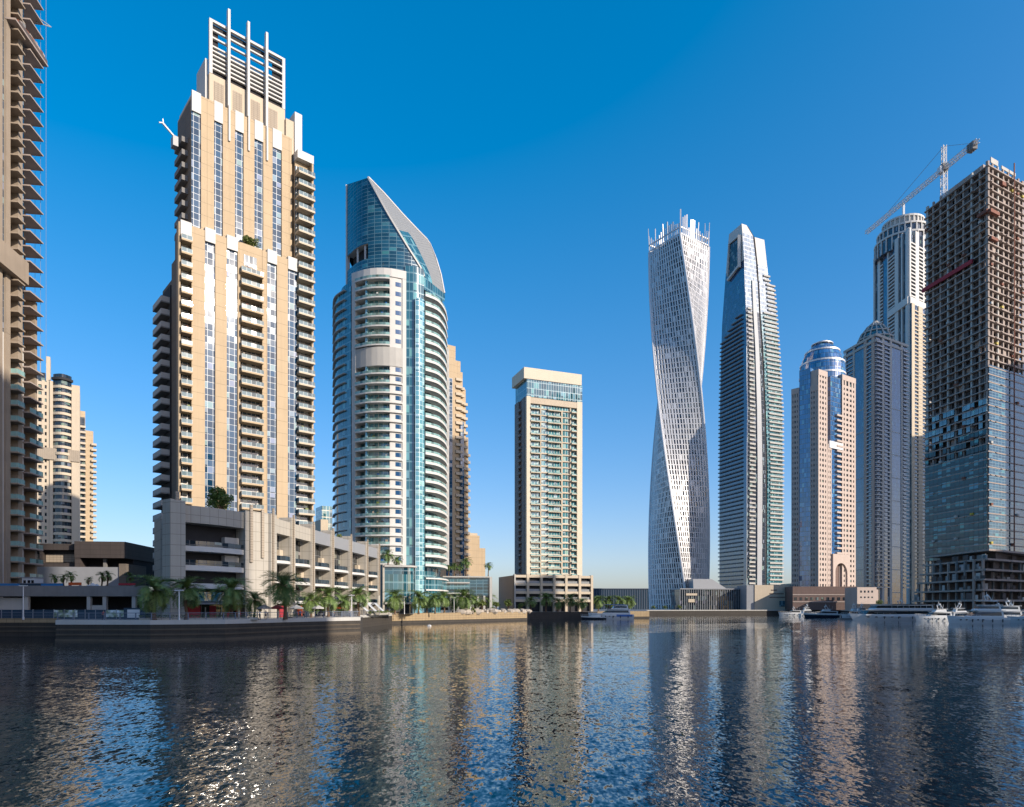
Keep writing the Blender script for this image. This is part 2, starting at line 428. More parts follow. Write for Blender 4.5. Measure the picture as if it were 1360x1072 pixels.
def spline(cp, n=6):
    out = []
    P = [Vector((p[0], p[1], 0)) for p in cp]
    for i in range(len(P) - 1):
        p0 = P[i - 1] if i else P[0] * 2 - P[1]; p1, p2 = P[i], P[i + 1]; p3 = P[i + 2] if i + 2 < len(P) else P[-1] * 2 - P[-2]
        for k in range(n):
            t = k / n
            out.append(0.5 * ((2 * p1) + (p2 - p0) * t + (2 * p0 - 5 * p1 + 4 * p2 - p3) * t * t + (3 * p1 - p0 - 3 * p2 + p3) * t ** 3))
    out.append(P[-1])
    return out

def off(pl, d):
    """push a left-to-right polyline towards the viewer's side by d"""
    out = []
    for i, p in enumerate(pl):
        t = (pl[min(i + 1, len(pl) - 1)] - pl[max(i - 1, 0)]).normalized()
        out.append(Vector((p.x + t.y * d, p.y - t.x * d, 0)))
    return out

# ---------------------------------------------------------------- the setting: water, land, quays
def flat(name, poly, z, mt, thick=None, side=None):
    b = MB()
    if thick: b.prism(poly, z - thick, z, side or mt, mt)
    else: b.face([(p[0], p[1], z) for p in poly], mt)
    return tag(b.build(name), kind='structure')

flat('water', [(-20000, -3000), (20000, -3000), (20000, 30000), (-20000, 30000)], 0, 'water')
QUAY = [(-400, 130), (-83, 124), (-73, 108.5), (-57.6, 108), (-47.7, 112.5), (-37, 134), (-31.6, 141), (-33.5, 152), (-39, 172), (-38, 214), (-20, 238), (6, 275),
        (8, 300), (40, 318), (66, 326), (70, 345), (93, 470), (209, 492), (232, 480), (196, 345), (184, 280), (205, 258), (240, 235), (700, 205), (12000, 205)]
FAR = [(12000, 25000), (-12000, 25000), (-12000, 140)]
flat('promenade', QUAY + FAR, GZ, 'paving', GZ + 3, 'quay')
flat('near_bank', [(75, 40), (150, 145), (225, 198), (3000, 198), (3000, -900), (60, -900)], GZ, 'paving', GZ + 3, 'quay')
def coping(i, j, mt, h, drop, t=0.55):
    pl = [Vector((p[0], p[1], 0)) for p in QUAY[i:j + 1]]
    b = MB(); b.strip(off(pl, 0.14), off(pl, -t), GZ - drop, GZ + h, mt)
    return tag(b.build('quay_coping'), kind='structure')
coping(2, 6, 'offwhite', 0.18, 0.55)
coping(0, 1, 'sand', 0.18, 0.6)
coping(8, 9, 'offwhite', 0.18, 0.5)
coping(9, 11, 'sand', 0.25, 2.2, 0.8)
coping(13, 14, 'sand', 0.25, 2.4, 0.8)
coping(16, 17, 'offwhite', 0.15, 0.5, 0.8)
coping(18, 21, 'offwhite', 0.15, 0.5)

def ledge(i, j, z, h, out, mt):
    pl = [Vector((p[0], p[1], 0)) for p in QUAY[i:j + 1]]
    b = MB(); b.strip(off(pl, out), off(pl, -.2), z, z + h, mt); return tag(b.build('quay_ledge'), kind='structure')
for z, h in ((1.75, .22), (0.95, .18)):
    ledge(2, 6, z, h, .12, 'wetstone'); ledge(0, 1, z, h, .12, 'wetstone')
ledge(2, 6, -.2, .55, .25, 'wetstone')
# ---------------------------------------------------------------- beige tower with crown screen
def beige_tower():
    E = fac(238, 162, 0.753, 0.658)
    D = 16.5
    root = thing('residential_tower', E.w(0), 'tall beige tower with blue window strips and an open slatted crown with white fins', 'tower')
    X = lambda px, y=0: E.x(px, y)
    zL = E.z(294, 238); xr = X(416.5); xm = X(395)
    U = 2.2; zU = E.z(127, 255, U); xu0, xu1 = X(254.5, U), X(388, U)
    zR = E.z(212, 402); CR = 3.2; xc0, xc1 = X(278, CR), X(378.5, CR)
    # bodies
    L = E.left(D); yb = D - L.x(227.5); yb2 = D - L.x(232)
    b = MB(); b.box(0.4, xm, 1.62, yb2, 0, zL, 'beige'); b.box(0.5, xm, yb2, yb, 0, E.z(330, 231), 'taupe'); b.box(0.45, xm, yb, D, 0, L.z(378, 220), 'taupe'); b.build('lower_block', root, E)  # rear blocks of the shaded side have their shade painted in taupe
    b = MB(); b.box(xu0, xu1, U + 0.62, 14, zL - 1, zU, 'beige'); b.box(xu0 + .3, xu1 - .3, U + 1, 13.7, zU, zU + 1.2, 'white'); b.build('upper_block', root, E)
    b = MB(); b.box(xm + 0.02, xr - 0.5, 1.64, D - 3, 0, zR, 'beige'); b.box(xm + 0.02, xr, -0.1, D - 3, zR, zR + 2.2, 'white')
    b.box(xr - 0.5, xr, 0, D - 3, 0, zR, 'beige')
    b.box(xm + 0.02, xm + 1.0, U + 0.2, 1.64 + U, zL, zR, 'beige'); b.build('side_block', root, E)
    # lower block piers, glazing strips, white caps
    def pier(x0, x1, z0, z1, y0, y1, mt='beige', n='pier'):
        m = MB(); m.box(x0, x1, y0, y1, z0, z1, mt); return m.build(n, root, E)
    for a, c in ((237.2, 239.6), (254.5, 272.2), (286, 301.2), (315.8, 319), (348.5, 355), (367.8, 382.4)):
        pier(X(a), X(c), 0, zL, 0, 1.6)
    for a, c in ((272.3, 285.9), (301.3, 315.7), (355.1, 367.7), (382.5, 394.4)):
        pier(X(a), X(c), 0, zL - 2.6, 0.35, 1.6, 'gE', 'glazing_strip')
        pier(X(a), X(c), zL - 2.6, zL + 0.8, -0.2, 1.6, 'white', 'parapet_cap')
    pier(X(239.7), X(254.4), zL - 3.4, zL + 0.5, -0.25, 1.6, 'white', 'parapet_cap')
    pier(X(319.1), X(348.4), zL - 6.0, zL + 0.2, 0.1, 1.6, 'beige', 'parapet')
    pier(X(324), X(341), zL - 5.4, zL - 2.6, 0.03, 0.098, 'gW', 'window')
    fh = 3.15
    nL = int((zL - 4) / fh)
    # recessed balcony stacks
    for a, c, top, d in ((239.7, 254.4, zL - 3.5, 0.9), (319.1, 348.4, zL - 6.1, 1.1)):
        g = MB(); g.box(X(a), X(c), 1.5, 1.61, 0, top, 'gW'); g.build('balcony_glazing', root, E)
        w = X(c) - X(a)
        s, r = balcony(w, d, 'beige', 'gR', 0.45, 1.0, 1.48)
        reps('balcony', root, s, E, [(X(a), 0, 2.2 + fh * k) for k in range(int((top - 2.2) / fh) + 1)], 100, ('railing', r))
    g = MB(); g.box(xm + 0.05, xr - 0.52, 1.5, 1.63, 0, zR - 1.5, 'gW'); g.build('balcony_glazing', root, E)
    s, r = balcony(xr - xm - 0.05, 1.0, 'cream', 'gR', 0.45, 1.0, 1.48)
    reps('balcony', root, s, E, [(xm + 0.05, 0, 2.2 + fh * k) for k in range(int((zR - 3) / fh) + 1)], 100, ('railing', r))
    rq = random.Random(31); ch = MB()
    for xa, xc, top in ((X(239.7), X(254.4), zL - 3.5), (X(319.1), X(348.4), zL - 6.1), (xm + .05, xr - .5, zR - 3)):
        for k in range(int((top - 2.2) / fh) + 1):
            for _ in range(3):
                if rq.random() < .55:
                    x = rq.uniform(xa + .2, xc - .9); w = rq.uniform(.35, .8); ch.box(x, x + w, -.55 + rq.uniform(0, .5), .4 + rq.uniform(0, .5), 2.22 + fh * k, 2.22 + fh * k + rq.uniform(.5, 1.5), rq.choice(('offwhite', 'dark', 'hedge', 'tanpanel', 'conc', 'white', 'rust')))
    ch.build('balcony_furniture', root, E)['kind'] = 'stuff'
    # upper block
    for a, c in ((267, 284.4), (296, 312.2), (323.6, 338), (349.6, 362), (374.2, 387.8)):
        pier(X(a, U), X(c, U), zL - 1, zU + (1.0 if a < 380 else 0), U, U + 0.6)
    for a, c in ((254.8, 266.9), (284.5, 295.9), (312.3, 323.5), (338.1, 349.5), (362.1, 374.1)):
        pier(X(a, U), X(c, U), zL - 1, zU - 3.6, U + 0.3, U + 0.6, 'gE', 'glazing_strip')
        pier(X(a, U), X(c, U), zU - 3.6, zU + 1.4, U - 0.12, U + 0.6, 'white', 'parapet_cap')
    # crown: solid base, slatted open screen, frame, fins
    zc0 = E.z(98, 282, CR); zc1 = E.z(24, 279, CR)
    b = MB(); b.box(xc0, xc1, CR, CR + 7, zU, zc0, 'cream'); crown = b.build('crown_base', root, E)
    for i in range(4):
        a = xc0 + 1.1 + (xc1 - xc0 - 1.0) * i / 4.0
        m = MB(); m.box(a, a + 2.4, CR - 0.06, CR + 0.3, zc0 - 7.2, zc0 - 1.6, 'tanpanel'); m.build('plant_louvre', root, E)
    fr = MB(); t = 0.75
    fr.box(xc0, xc0 + t, CR - 0.1, CR + 0.7, zc0, zc1, 'white'); fr.box(xc1 - t, xc1, CR - 0.1, CR + 0.7, zc0, zc1, 'white')
    fr.box(xc0 + t, xc1 - t, CR - 0.1, CR + 0.7, zc1 - 0.6, zc1, 'white'); fr.build('crown_frame', root, E)
    H = zc1 - zc0
    zs = [zc0 + H * f for f in (0.80, 0.66, 0.50, 0.42, 0.34, 0.26, 0.18, 0.10)]
    s = MB(); s.box(xc0 + t, xc1 - t, CR - 0.05, CR + 0.55, 0, 0.38, 'white')
    reps('slat', root, s, E, [(0, 0, z) for z in zs])
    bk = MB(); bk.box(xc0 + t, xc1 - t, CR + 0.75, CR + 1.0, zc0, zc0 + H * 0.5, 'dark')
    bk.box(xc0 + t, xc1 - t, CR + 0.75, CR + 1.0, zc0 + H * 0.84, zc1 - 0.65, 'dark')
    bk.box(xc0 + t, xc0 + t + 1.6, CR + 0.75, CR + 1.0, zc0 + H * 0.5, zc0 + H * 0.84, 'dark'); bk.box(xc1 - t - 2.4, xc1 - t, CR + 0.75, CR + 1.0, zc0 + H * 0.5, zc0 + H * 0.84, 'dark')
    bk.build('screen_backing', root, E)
    for px, pt_, pb in ((305, 11, 187), (331, 27.5, 200), (355.3, 42, 213)):
        y = U - 0.4; x = X(px, y)
        m = MB(); m.box(x - 0.3, x + 0.3, U - 0.15, CR - 0.12, E.z(pb, px, y) + 9, E.z(pt_, px, y), 'white'); m.box(x - 0.22, x + 0.22, y, y + 0.35, E.z(pb, px, y), E.z(pb, px, y) + 9, 'white')
        m.build('crown_fin', root, E)
    m = MB(); x0 = X(269.5, 6); m.box(x0, xc0 - 0.02, CR + 1, CR + 8, zU, E.z(84, 272, 6), 'white'); m.build('crown_wing', root, E)
    m = MB(); m.box(xc1 + 0.02, X(397, 4), CR - 0.6, CR + 9, zU - 3, E.z(166, 388, 4), 'cream'); m.box(X(388, 4), X(397.5, 4), CR - 1, CR + 9.2, zU - 3, E.z(155, 392, 4), 'white'); m.build('crown_wing', root, E)
    # return side: blank wall with its shade painted in dark taupe, deep balconies
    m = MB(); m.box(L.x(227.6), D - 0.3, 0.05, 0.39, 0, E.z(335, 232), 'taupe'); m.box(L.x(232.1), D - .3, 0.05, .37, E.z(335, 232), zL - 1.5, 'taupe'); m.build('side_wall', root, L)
    xa, xb = 0.4, L.x(226)
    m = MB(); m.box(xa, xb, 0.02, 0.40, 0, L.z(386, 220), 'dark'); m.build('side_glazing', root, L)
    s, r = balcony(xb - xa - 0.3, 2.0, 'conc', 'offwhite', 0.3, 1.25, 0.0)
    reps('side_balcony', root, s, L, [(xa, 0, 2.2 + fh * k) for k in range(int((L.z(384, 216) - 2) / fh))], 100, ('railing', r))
    LU = Fac(E.w(xu0, 14), E.ang - math.pi / 2); m = MB(); m.box(0, 11, -.04, -.003, zL - 1, zU - .5, 'taupe'); m.build('side_wall', root, LU)  # thin taupe panel paints the upper block's shaded side dark
    s, r = balcony(6.5, 1.5, 'conc', 'conc', 0.3, 0.95, 0.0)
    reps('side_balcony', root, s, LU, [(2.5, 0, zL + 1 + fh * k) for k in range(int((zU - zL - 5) / fh))], 100, ('railing', r))
    # roof maintenance arm
    m = MB(); z0 = E.z(186, 244, 6)
    m.box(0.2, 1.4, 6, 8, z0 - 2.2, z0 + 0.2, 'metal'); m.bar((0.8, 6.5, z0), (-2.2, 6.0, z0 + 2.0), 0.36, 'gel'); m.bar((-2.2, 6.0, z0 + 2.0), (-3.0, 5.8, z0 + 1.6), 0.25, 'gel'); m.bar((-2.0, 6.0, z0 + 1.9), (-2.1, 6.0, z0 + 3.0), 0.2, 'gel')
    m.build('maintenance_arm', root, E)

# ---------------------------------------------------------------- stone podium with balconies in front of it
def stone_podium():
    root = thing('podium_building', Vector((-58.6, 120, GZ)), 'low stone apartment block with curved balconies and a red shopfront at its foot', 'building')
    zt = CAMZ + (806 - 668) / FPX * 120 - GZ
    a, b_, c, d = Vector((-72.5, 137.3, 0)), Vector((-60.6, 120.1, 0)), Vector((-49.2, 136.2, 0)), Vector((-42.5, 212.5, 0))
    def F2(p, q): return Fac(p, math.atan2((q - p).y, (q - p).x))
    S = F2(a, b_); P = F2(b_, c); W = F2(c, d)
    lS, lP, lW = (b_ - a).length, (c - b_).length, (d - c).length
    # body behind everything
    body = MB(); off_ = root.location
    poly = [(-70.3, 138.4), (-60.6, 124.5), (-52.5, 136.7), (-50.6, 152.6), (-45.3, 212), (-65, 223), (-85, 174)]
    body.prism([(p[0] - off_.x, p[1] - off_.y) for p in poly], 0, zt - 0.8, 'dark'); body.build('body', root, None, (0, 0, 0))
    # left return: two stone piers and slots
    m = MB(); m.box(0, lS * 0.45, 0, 3, 0, zt - 1, 'stonepanel'); m.box(lS * .45, lS * .62, 0.5, 3, 0, zt - 1.4, 'stonepanel'); m.box(lS * .62, lS, 0, 2.5, 0, zt + 0.6, 'stonepanel'); m.build('stone_wall', root, S)
    for k in range(3):
        m = MB(); m.box(lS * .46, lS * .61, 0.42, 0.497, 5.5 + 4 * k, 8.0 + 4 * k, 'gD'); m.build('window', root, S)
    # curved front between the corner pier and the broad pier
    xq0, xq1 = P.x(241), P.x(325)
    m = MB(); m.box(0, xq0, 0, 2.6, 0, zt + 0.8, 'stonepanel'); m.box(xq0 * .42, xq0 * .42 + .35, -.06, -.003, 8, zt - 2, 'dark'); m.box(xq0 - 1.2, xq0 - 0.5, -0.25, -0.003, 9.5, zt + 2.2, 'tanpanel'); m.build('corner_pier', root, P)
    m = MB(); m.box(xq1, lP + 0.1, -0.2, 3, 0, zt + 0.4, 'stonepanel'); m.box(xq1 + 0.9, xq1 + 1.5, -0.5, -0.203, 11, zt + 1.6, 'tanpanel'); m.box(lP - 1.6, lP - 1.0, -0.5, -0.203, 12, zt + 0.9, 'tanpanel'); m.build('broad_pier', root, P)
    w = xq1 - xq0
    arc = [Vector((xq0 + w * i / 10, 0.3 - 1.0 * math.sin(math.pi * i / 10), 0)) for i in range(11)]
    back = [Vector((p.x, 3.2, 0)) for p in arc]; inn = [Vector((p.x, p.y + 0.12, 0)) for p in arc]
    m = MB(); m.strip(arc, back, zt - 3.1, zt, 'stonepanel'); m.build('curved_fascia', root, P)
    for k, z in enumerate((6.6, 9.9, 13.4)):
        m = MB(); m.strip(arc, back, z - 0.95, z, 'white'); o = m.build('balcony', root, P)
        if k:
            r = MB(); r.strip([Vector((p.x, p.y + 0.05, 0)) for p in arc], inn, z + 0.01, z + 0.95, 'gD'); r.build('railing', o)
        g = MB(); g.box(xq0, xq1, 3.0, 3.2, z, z + 2.3, 'shopglass'); g.build('window_wall', root, P)
        if k:
            m = MB(); m.box(xq1 - 3.2, xq1 - 0.2, 1.6, 2.99, z, z + 2.3, 'offwhite'); m.build('side_screen', root, P)
    # first floor glass front with white canopy, ground floor shop
    g = MB(); g.strip([p + Vector((0, -0.4, 0)) for p in arc], back, 3.3, 5.0, 'gT'); g.build('glass_front', root, P)
    m = MB(); m.strip([p + Vector((0, -1.5, 0)) for p in arc], back, 2.75, 3.1, 'metal'); m.build('canopy', root, P)
    m = MB(); m.box(xq0 + .2, xq1 - .1, 1.0, 3, 0, 2.7, 'shopglass'); sh = m.build('shop_front', root, P)
    for x0, x1, mt in ((0.5, 4.1, 'red'), (5.0, 5.15, 'gel'), (8.2, 8.35, 'gel'), (5.9, 7.2, 'red'), (9.4, 10.2, 'red')):
        m = MB(); m.box(xq0 + x0, xq0 + x1, 0.85, 0.98, 0.05, 2.5 if mt == 'red' else 2.2, mt); m.build('shop_panel' if mt == 'red' else 'door_post', root, P)
    m = MB(); m.box(xq1 - 1.5, xq1 - 0.6, 0.3, 0.7, 0, 2.5, 'red'); m.box(xq1 - 1.25, xq1 - 0.85, 0.25, 0.297, 0.3, 2.2, 'gel'); m.build('sign_board', root, P)
    # long wing: piers, stacked balconies, grey fascia
    pxs = [356.4, 384, 411, 437.5, 462, 484, 503.5]
    xs = [max(W.x(p), 0) for p in pxs]; xs[-1] = lW
    fh = 3.9
    for i, x in enumerate(xs):
        m = MB(); m.box(x - 0.3, x + (2.4 if i == 0 else 1.7), -0.7, 2.2, 0, zt + (0.4 if i == 0 else 0.9), 'stonepanel'); m.box(x + .1, x + 0.65, -1.0, -0.703, 6, zt + 1.5, 'tanpanel'); m.build('pier', root, W)
    for i in range(6):
        x0, x1 = xs[i] + (2.4 if i == 0 else 1.7), xs[i + 1] - 0.3
        m = MB(); m.box(x0, x1, -0.35, 1.6, zt - 3.2, zt - 0.2, 'metal' if i > 1 else 'stonepanel'); m.build('fascia', root, W)
        arc2 = [Vector((x0 + (x1 - x0) * k / 6, -0.3 - 1.3 * math.sin(math.pi * k / 6), 0)) for k in range(7)]
        bk2 = [Vector((p.x, 2.4, 0)) for p in arc2]
        g = MB(); g.box(x0, x1, 2.2, 2.4, 0, zt - 3.2, 'shopglass'); g.build('window_wall', root, W)
        for k in range(4):
            z = 3.6 + k * 4.1 + (0.1 if k else 0)
            if z > zt - 5: break
            m = MB(); m.strip(arc2, bk2, z - 0.6, z, 'white'); o = m.build('balcony', root, W)
            r = MB(); r.strip([p + Vector((0, 0.05, 0)) for p in arc2], [p + Vector((0, 0.13, 0)) for p in arc2], z + 0.01, z + 1.0, 'gD'); r.build('railing', o)
            if (i + k) % 2 == 0:
                q = MB(); q.box(x1 - 1.8, x1 - 0.1, 1.2, 2.19, z, z + 2.6, 'cream'); q.build('side_screen', root, W)
    for px, mt in ((398.5, 'orange'), (408, 'offwhite'), (435, 'offwhite'), (375, 'red'), (452, 'shopglass')):
        x = W.x(px, -0.9); m = MB(); m.box(x - 1.2, x + 1.2, -0.95, -0.75, 0.1, 2.5, mt); m.build('shop_panel', root, W)

# ---------------------------------------------------------------- slab tower at the left edge
def slab_tower():
    o = pt(35, 155) - Vector((-0.139, 0.990, 0)) * 58
    A = Fac(o, math.atan2(0.990, -0.139))
    root = thing('apartment_tower', A.w(58), 'unfinished beige tower at the left edge with thin slabs jutting past its far corner', 'tower')
    X = A.x; H = 168; fh = 3.45; n = int(H / fh)
    xe = 58
    b = MB(); b.box(0, xe, 1.8, 26, 0, H, 'sandyrender'); b.build('body', root, A)
    b = MB(); b.box(xe + .01, xe + 5.2, 3.2, 24, 0, 82, 'sandyrender'); b.build('corner_infill', root, A)
    b = MB(); b.box(xe + 4.3, xe + 5.22, 0.4, 3.19, 0, 74, 'sandyrender'); b.build('corner_pier', root, A)
    for a, c, y0, mt, nm in ((-60, 0.5, 0.9, 'gD', 'glazing_strip'), (3.6, 8.2, 0.5, 'gE', 'glazing_strip'), (8.3, 14, 0, 'sandyrender', 'pier'), (24, 30, 0, 'sandyrender', 'pier'), (30.1, 34.6, 0.5, 'gE', 'glazing_strip')):
        x0 = max(0, X(a)) if a > -50 else 0; x1 = min(X(c), xe)
        for z0, z1 in ((0, 62), (62.05, H)):
            mt2 = 'white' if (mt == 'gE' and z0 == 0) else mt
            m = MB(); m.box(x0, x1, y0, 1.79, z0, z1, mt2); m.build(nm, root, A)
    m = MB(); m.box(0, X(3.5), 0, 1.79, 0, H, 'sandyrender'); m.build('pier', root, A)
    g = MB(); g.box(X(14.1), X(23.9), 1.5, 1.79, 0, 56, 'gW'); g.box(X(14.1), X(23.9), 1.5, 1.79, 56, H, 'block'); g.build('balcony_glazing', root, A)
    w = X(23.9) - X(14.1)
    s, r = balcony(w, 1.5, 'sandyrender', 'gRt', 0.3, 1.0, 1.5)
    reps('balcony', root, s, A, [(X(14.1), 0, 2 + fh * k) for k in range(n) if 2 + fh * k <= 56], 100, ('railing', r))
    reps('open_slab', root, s, A, [(X(14.1), 0, 2 + fh * k) for k in range(n) if 2 + fh * k > 56], 100)
    s = MB(); s.box(0, 5.6, -1.1, 3.18, -0.3, 0, 'rawconc'); s.box(4.9, 5.3, 2.6, 3.0, 0.0, fh - 0.36, 'rawconc')
    r = MB(); r.box(0.1, 5.5, -1.06, -.98, 0.01, 1.0, 'gRt')
    zs = [2 + fh * k for k in range(n)]
    reps('corner_slab', root, s, A, [(xe - 0.6, 0, z) for z in zs if z > 50], 100)
    reps('corner_balcony', root, s, A, [(xe - 0.6, 0, z) for z in zs if z <= 50], 100, ('railing', r))
    zl = A.z(372, 20)
    m = MB(); m.box(0, X(28), -1.6, 0.5, zl, zl + 5, 'sandyrender'); m.build('ledge', root, A)
    zp = A.z(82, 48)
    m = MB(); m.box(X(8), xe + 5.4, -1.9, 0.2, zp, zp + 0.4, 'rawconc'); m.box(X(14), xe + 5.2, -1.85, -1.7, zp + .4, zp + 1.3, 'block')
    for k in range(12):
        x = X(14) + (xe + 4.5 - X(14)) * k / 12; m.box(x, x + random.uniform(.5, 1.4), -1.6, -.6, zp + 0.5, zp + random.uniform(1.2, 2.6), random.choice(['rust', 'conc', 'rawconc', 'white']))
    m.build('scaffold_deck', root, A)
    for k in range(3):
        m = MB(); m.bar((xe + 5.3, -1.5 + k * 1.2, zp + 16), (xe + 5.3, -1.5 + k * 1.2, 60), 0.05, 'metal'); m.build('hoist_rope', root, A)
    m = MB(); zz = A.z(30, 52); m.bar((xe + 4, 0, zz - 1), (xe + 7.5, -1.5, zz + 1), 0.2, 'metal'); m.bar((xe + 4, 0.8, zz + 1), (xe + 7.5, -1.5, zz + 1), 0.15, 'metal'); m.build('davit', root, A)

# ---------------------------------------------------------------- towers far left
def curved_bay_tower():
    B = fac(40, 350, 1.6, 1)
    root = thing('curved_bay_tower', B.w(0), 'cream tower with a dark curved window bay and a white fin on its roof', 'tower')
    X = B.x; zt = B.z(503, 45); fh = 3.5
    b = MB(); b.box(0, X(106), 1.0, 24, 0, zt, 'cream'); b.build('body', root, B)
    grid(root, B, 0, X(66), 0, 6, zt, 3, fh, 1.3, 1.7, 'cream', 'gD', 0.6, None, 40)
    m = MB(); m.box(X(66.1), X(70.4), -0.7, 1, 0, zt, 'cream'); m.build('pier', root, B)
    x0, x1 = X(70.5), X(95)
    arc = [Vector((x0 + (x1 - x0) * i / 10, 0.2 - 2.8 * math.sin(math.pi * i / 10), 0)) for i in range(11)]; bk = [Vector((p.x, 1.4, 0)) for p in arc]
    zb = B.z(506, 80)
    m = MB(); m.strip(arc, bk, 0, zb, 'gD'); m.build('curved_glazing', root, B)
    s = MB(); s.strip(off(arc, 0.5), bk, 0, 1.35, 'cream')
    reps('floor_band', root, s, B, [(0, 0, 5 + fh * k) for k in range(int((zb - 5) / fh))], 60)
    m = MB(); m.strip(off(arc, 1.1), bk, zb, zb + 1.2, 'dark'); m.strip(off(arc, -0.6), bk, zb + 1.2, zb + 3.4, 'gD'); m.build('roof_canopy', root, B)
    m = MB(); m.box(X(95.1), X(106), -0.8, 1, 0, B.z(522, 100), 'cream'); m.build('pier', root, B)
    zm = B.z(612, 80)
    m = MB(); m.box(X(45), X(106), -1.4, -0.805, zm, zm + 6, 'tanpanel'); m.build('belt_band', root, B)
    m = MB(); m.box(X(61), X(66.5), 2, 9, zt, B.z(472, 64), 'cream'); m.build('roof_fin', root, B)
    m = MB(); m.box(X(45), X(60), 3, 12, zt, B.z(492, 52), 'gD'); m.build('roof_house', root, B)
    m = MB(); m.bar((X(53), 5, zt), (X(53), 5, B.z(450, 53)), 0.45, 'metal'); m.build('antenna', root, B)
    # beige neighbour
    Cc = fac(105, 430, 1.3, 1)
    root = thing('stepped_tower', Cc.w(0), 'narrow tan tower with balconies stepping down on its right edge', 'tower')
    zt = Cc.z(545, 106); X = Cc.x
    b = MB(); b.box(0, X(113.5), 0.9, 20, 0, zt, 'beige'); b.build('body', root, Cc)
    b = MB(); b.box(X(113.6), X(124), 0.2, 20, 0, Cc.z(572, 118), 'beige'); b.build('right_block', root, Cc)
    s, r = balcony(X(113.5), 1.2, 'cream', 'cream', 0.4, 0.9, 0.9); reps('balcony', root, joined(s, r), Cc, [(0, 0, 8 + 3.5 * k) for k in range(int((zt - 12) / 3.5))], 60)
    g = MB(); g.box(0.3, X(113), .7, .89, 0, zt - 4, 'gD'); g.build('balcony_glazing', root, Cc)
    s, r = balcony(X(127) - X(120), 1.6, 'cream', 'cream', 0.4, 0.9, 3); reps('side_balcony', root, joined(s, r), Cc, [(X(121), 0, 8 + 3.5 * k) for k in range(int((Cc.z(580, 118) - 9) / 3.5))], 60)

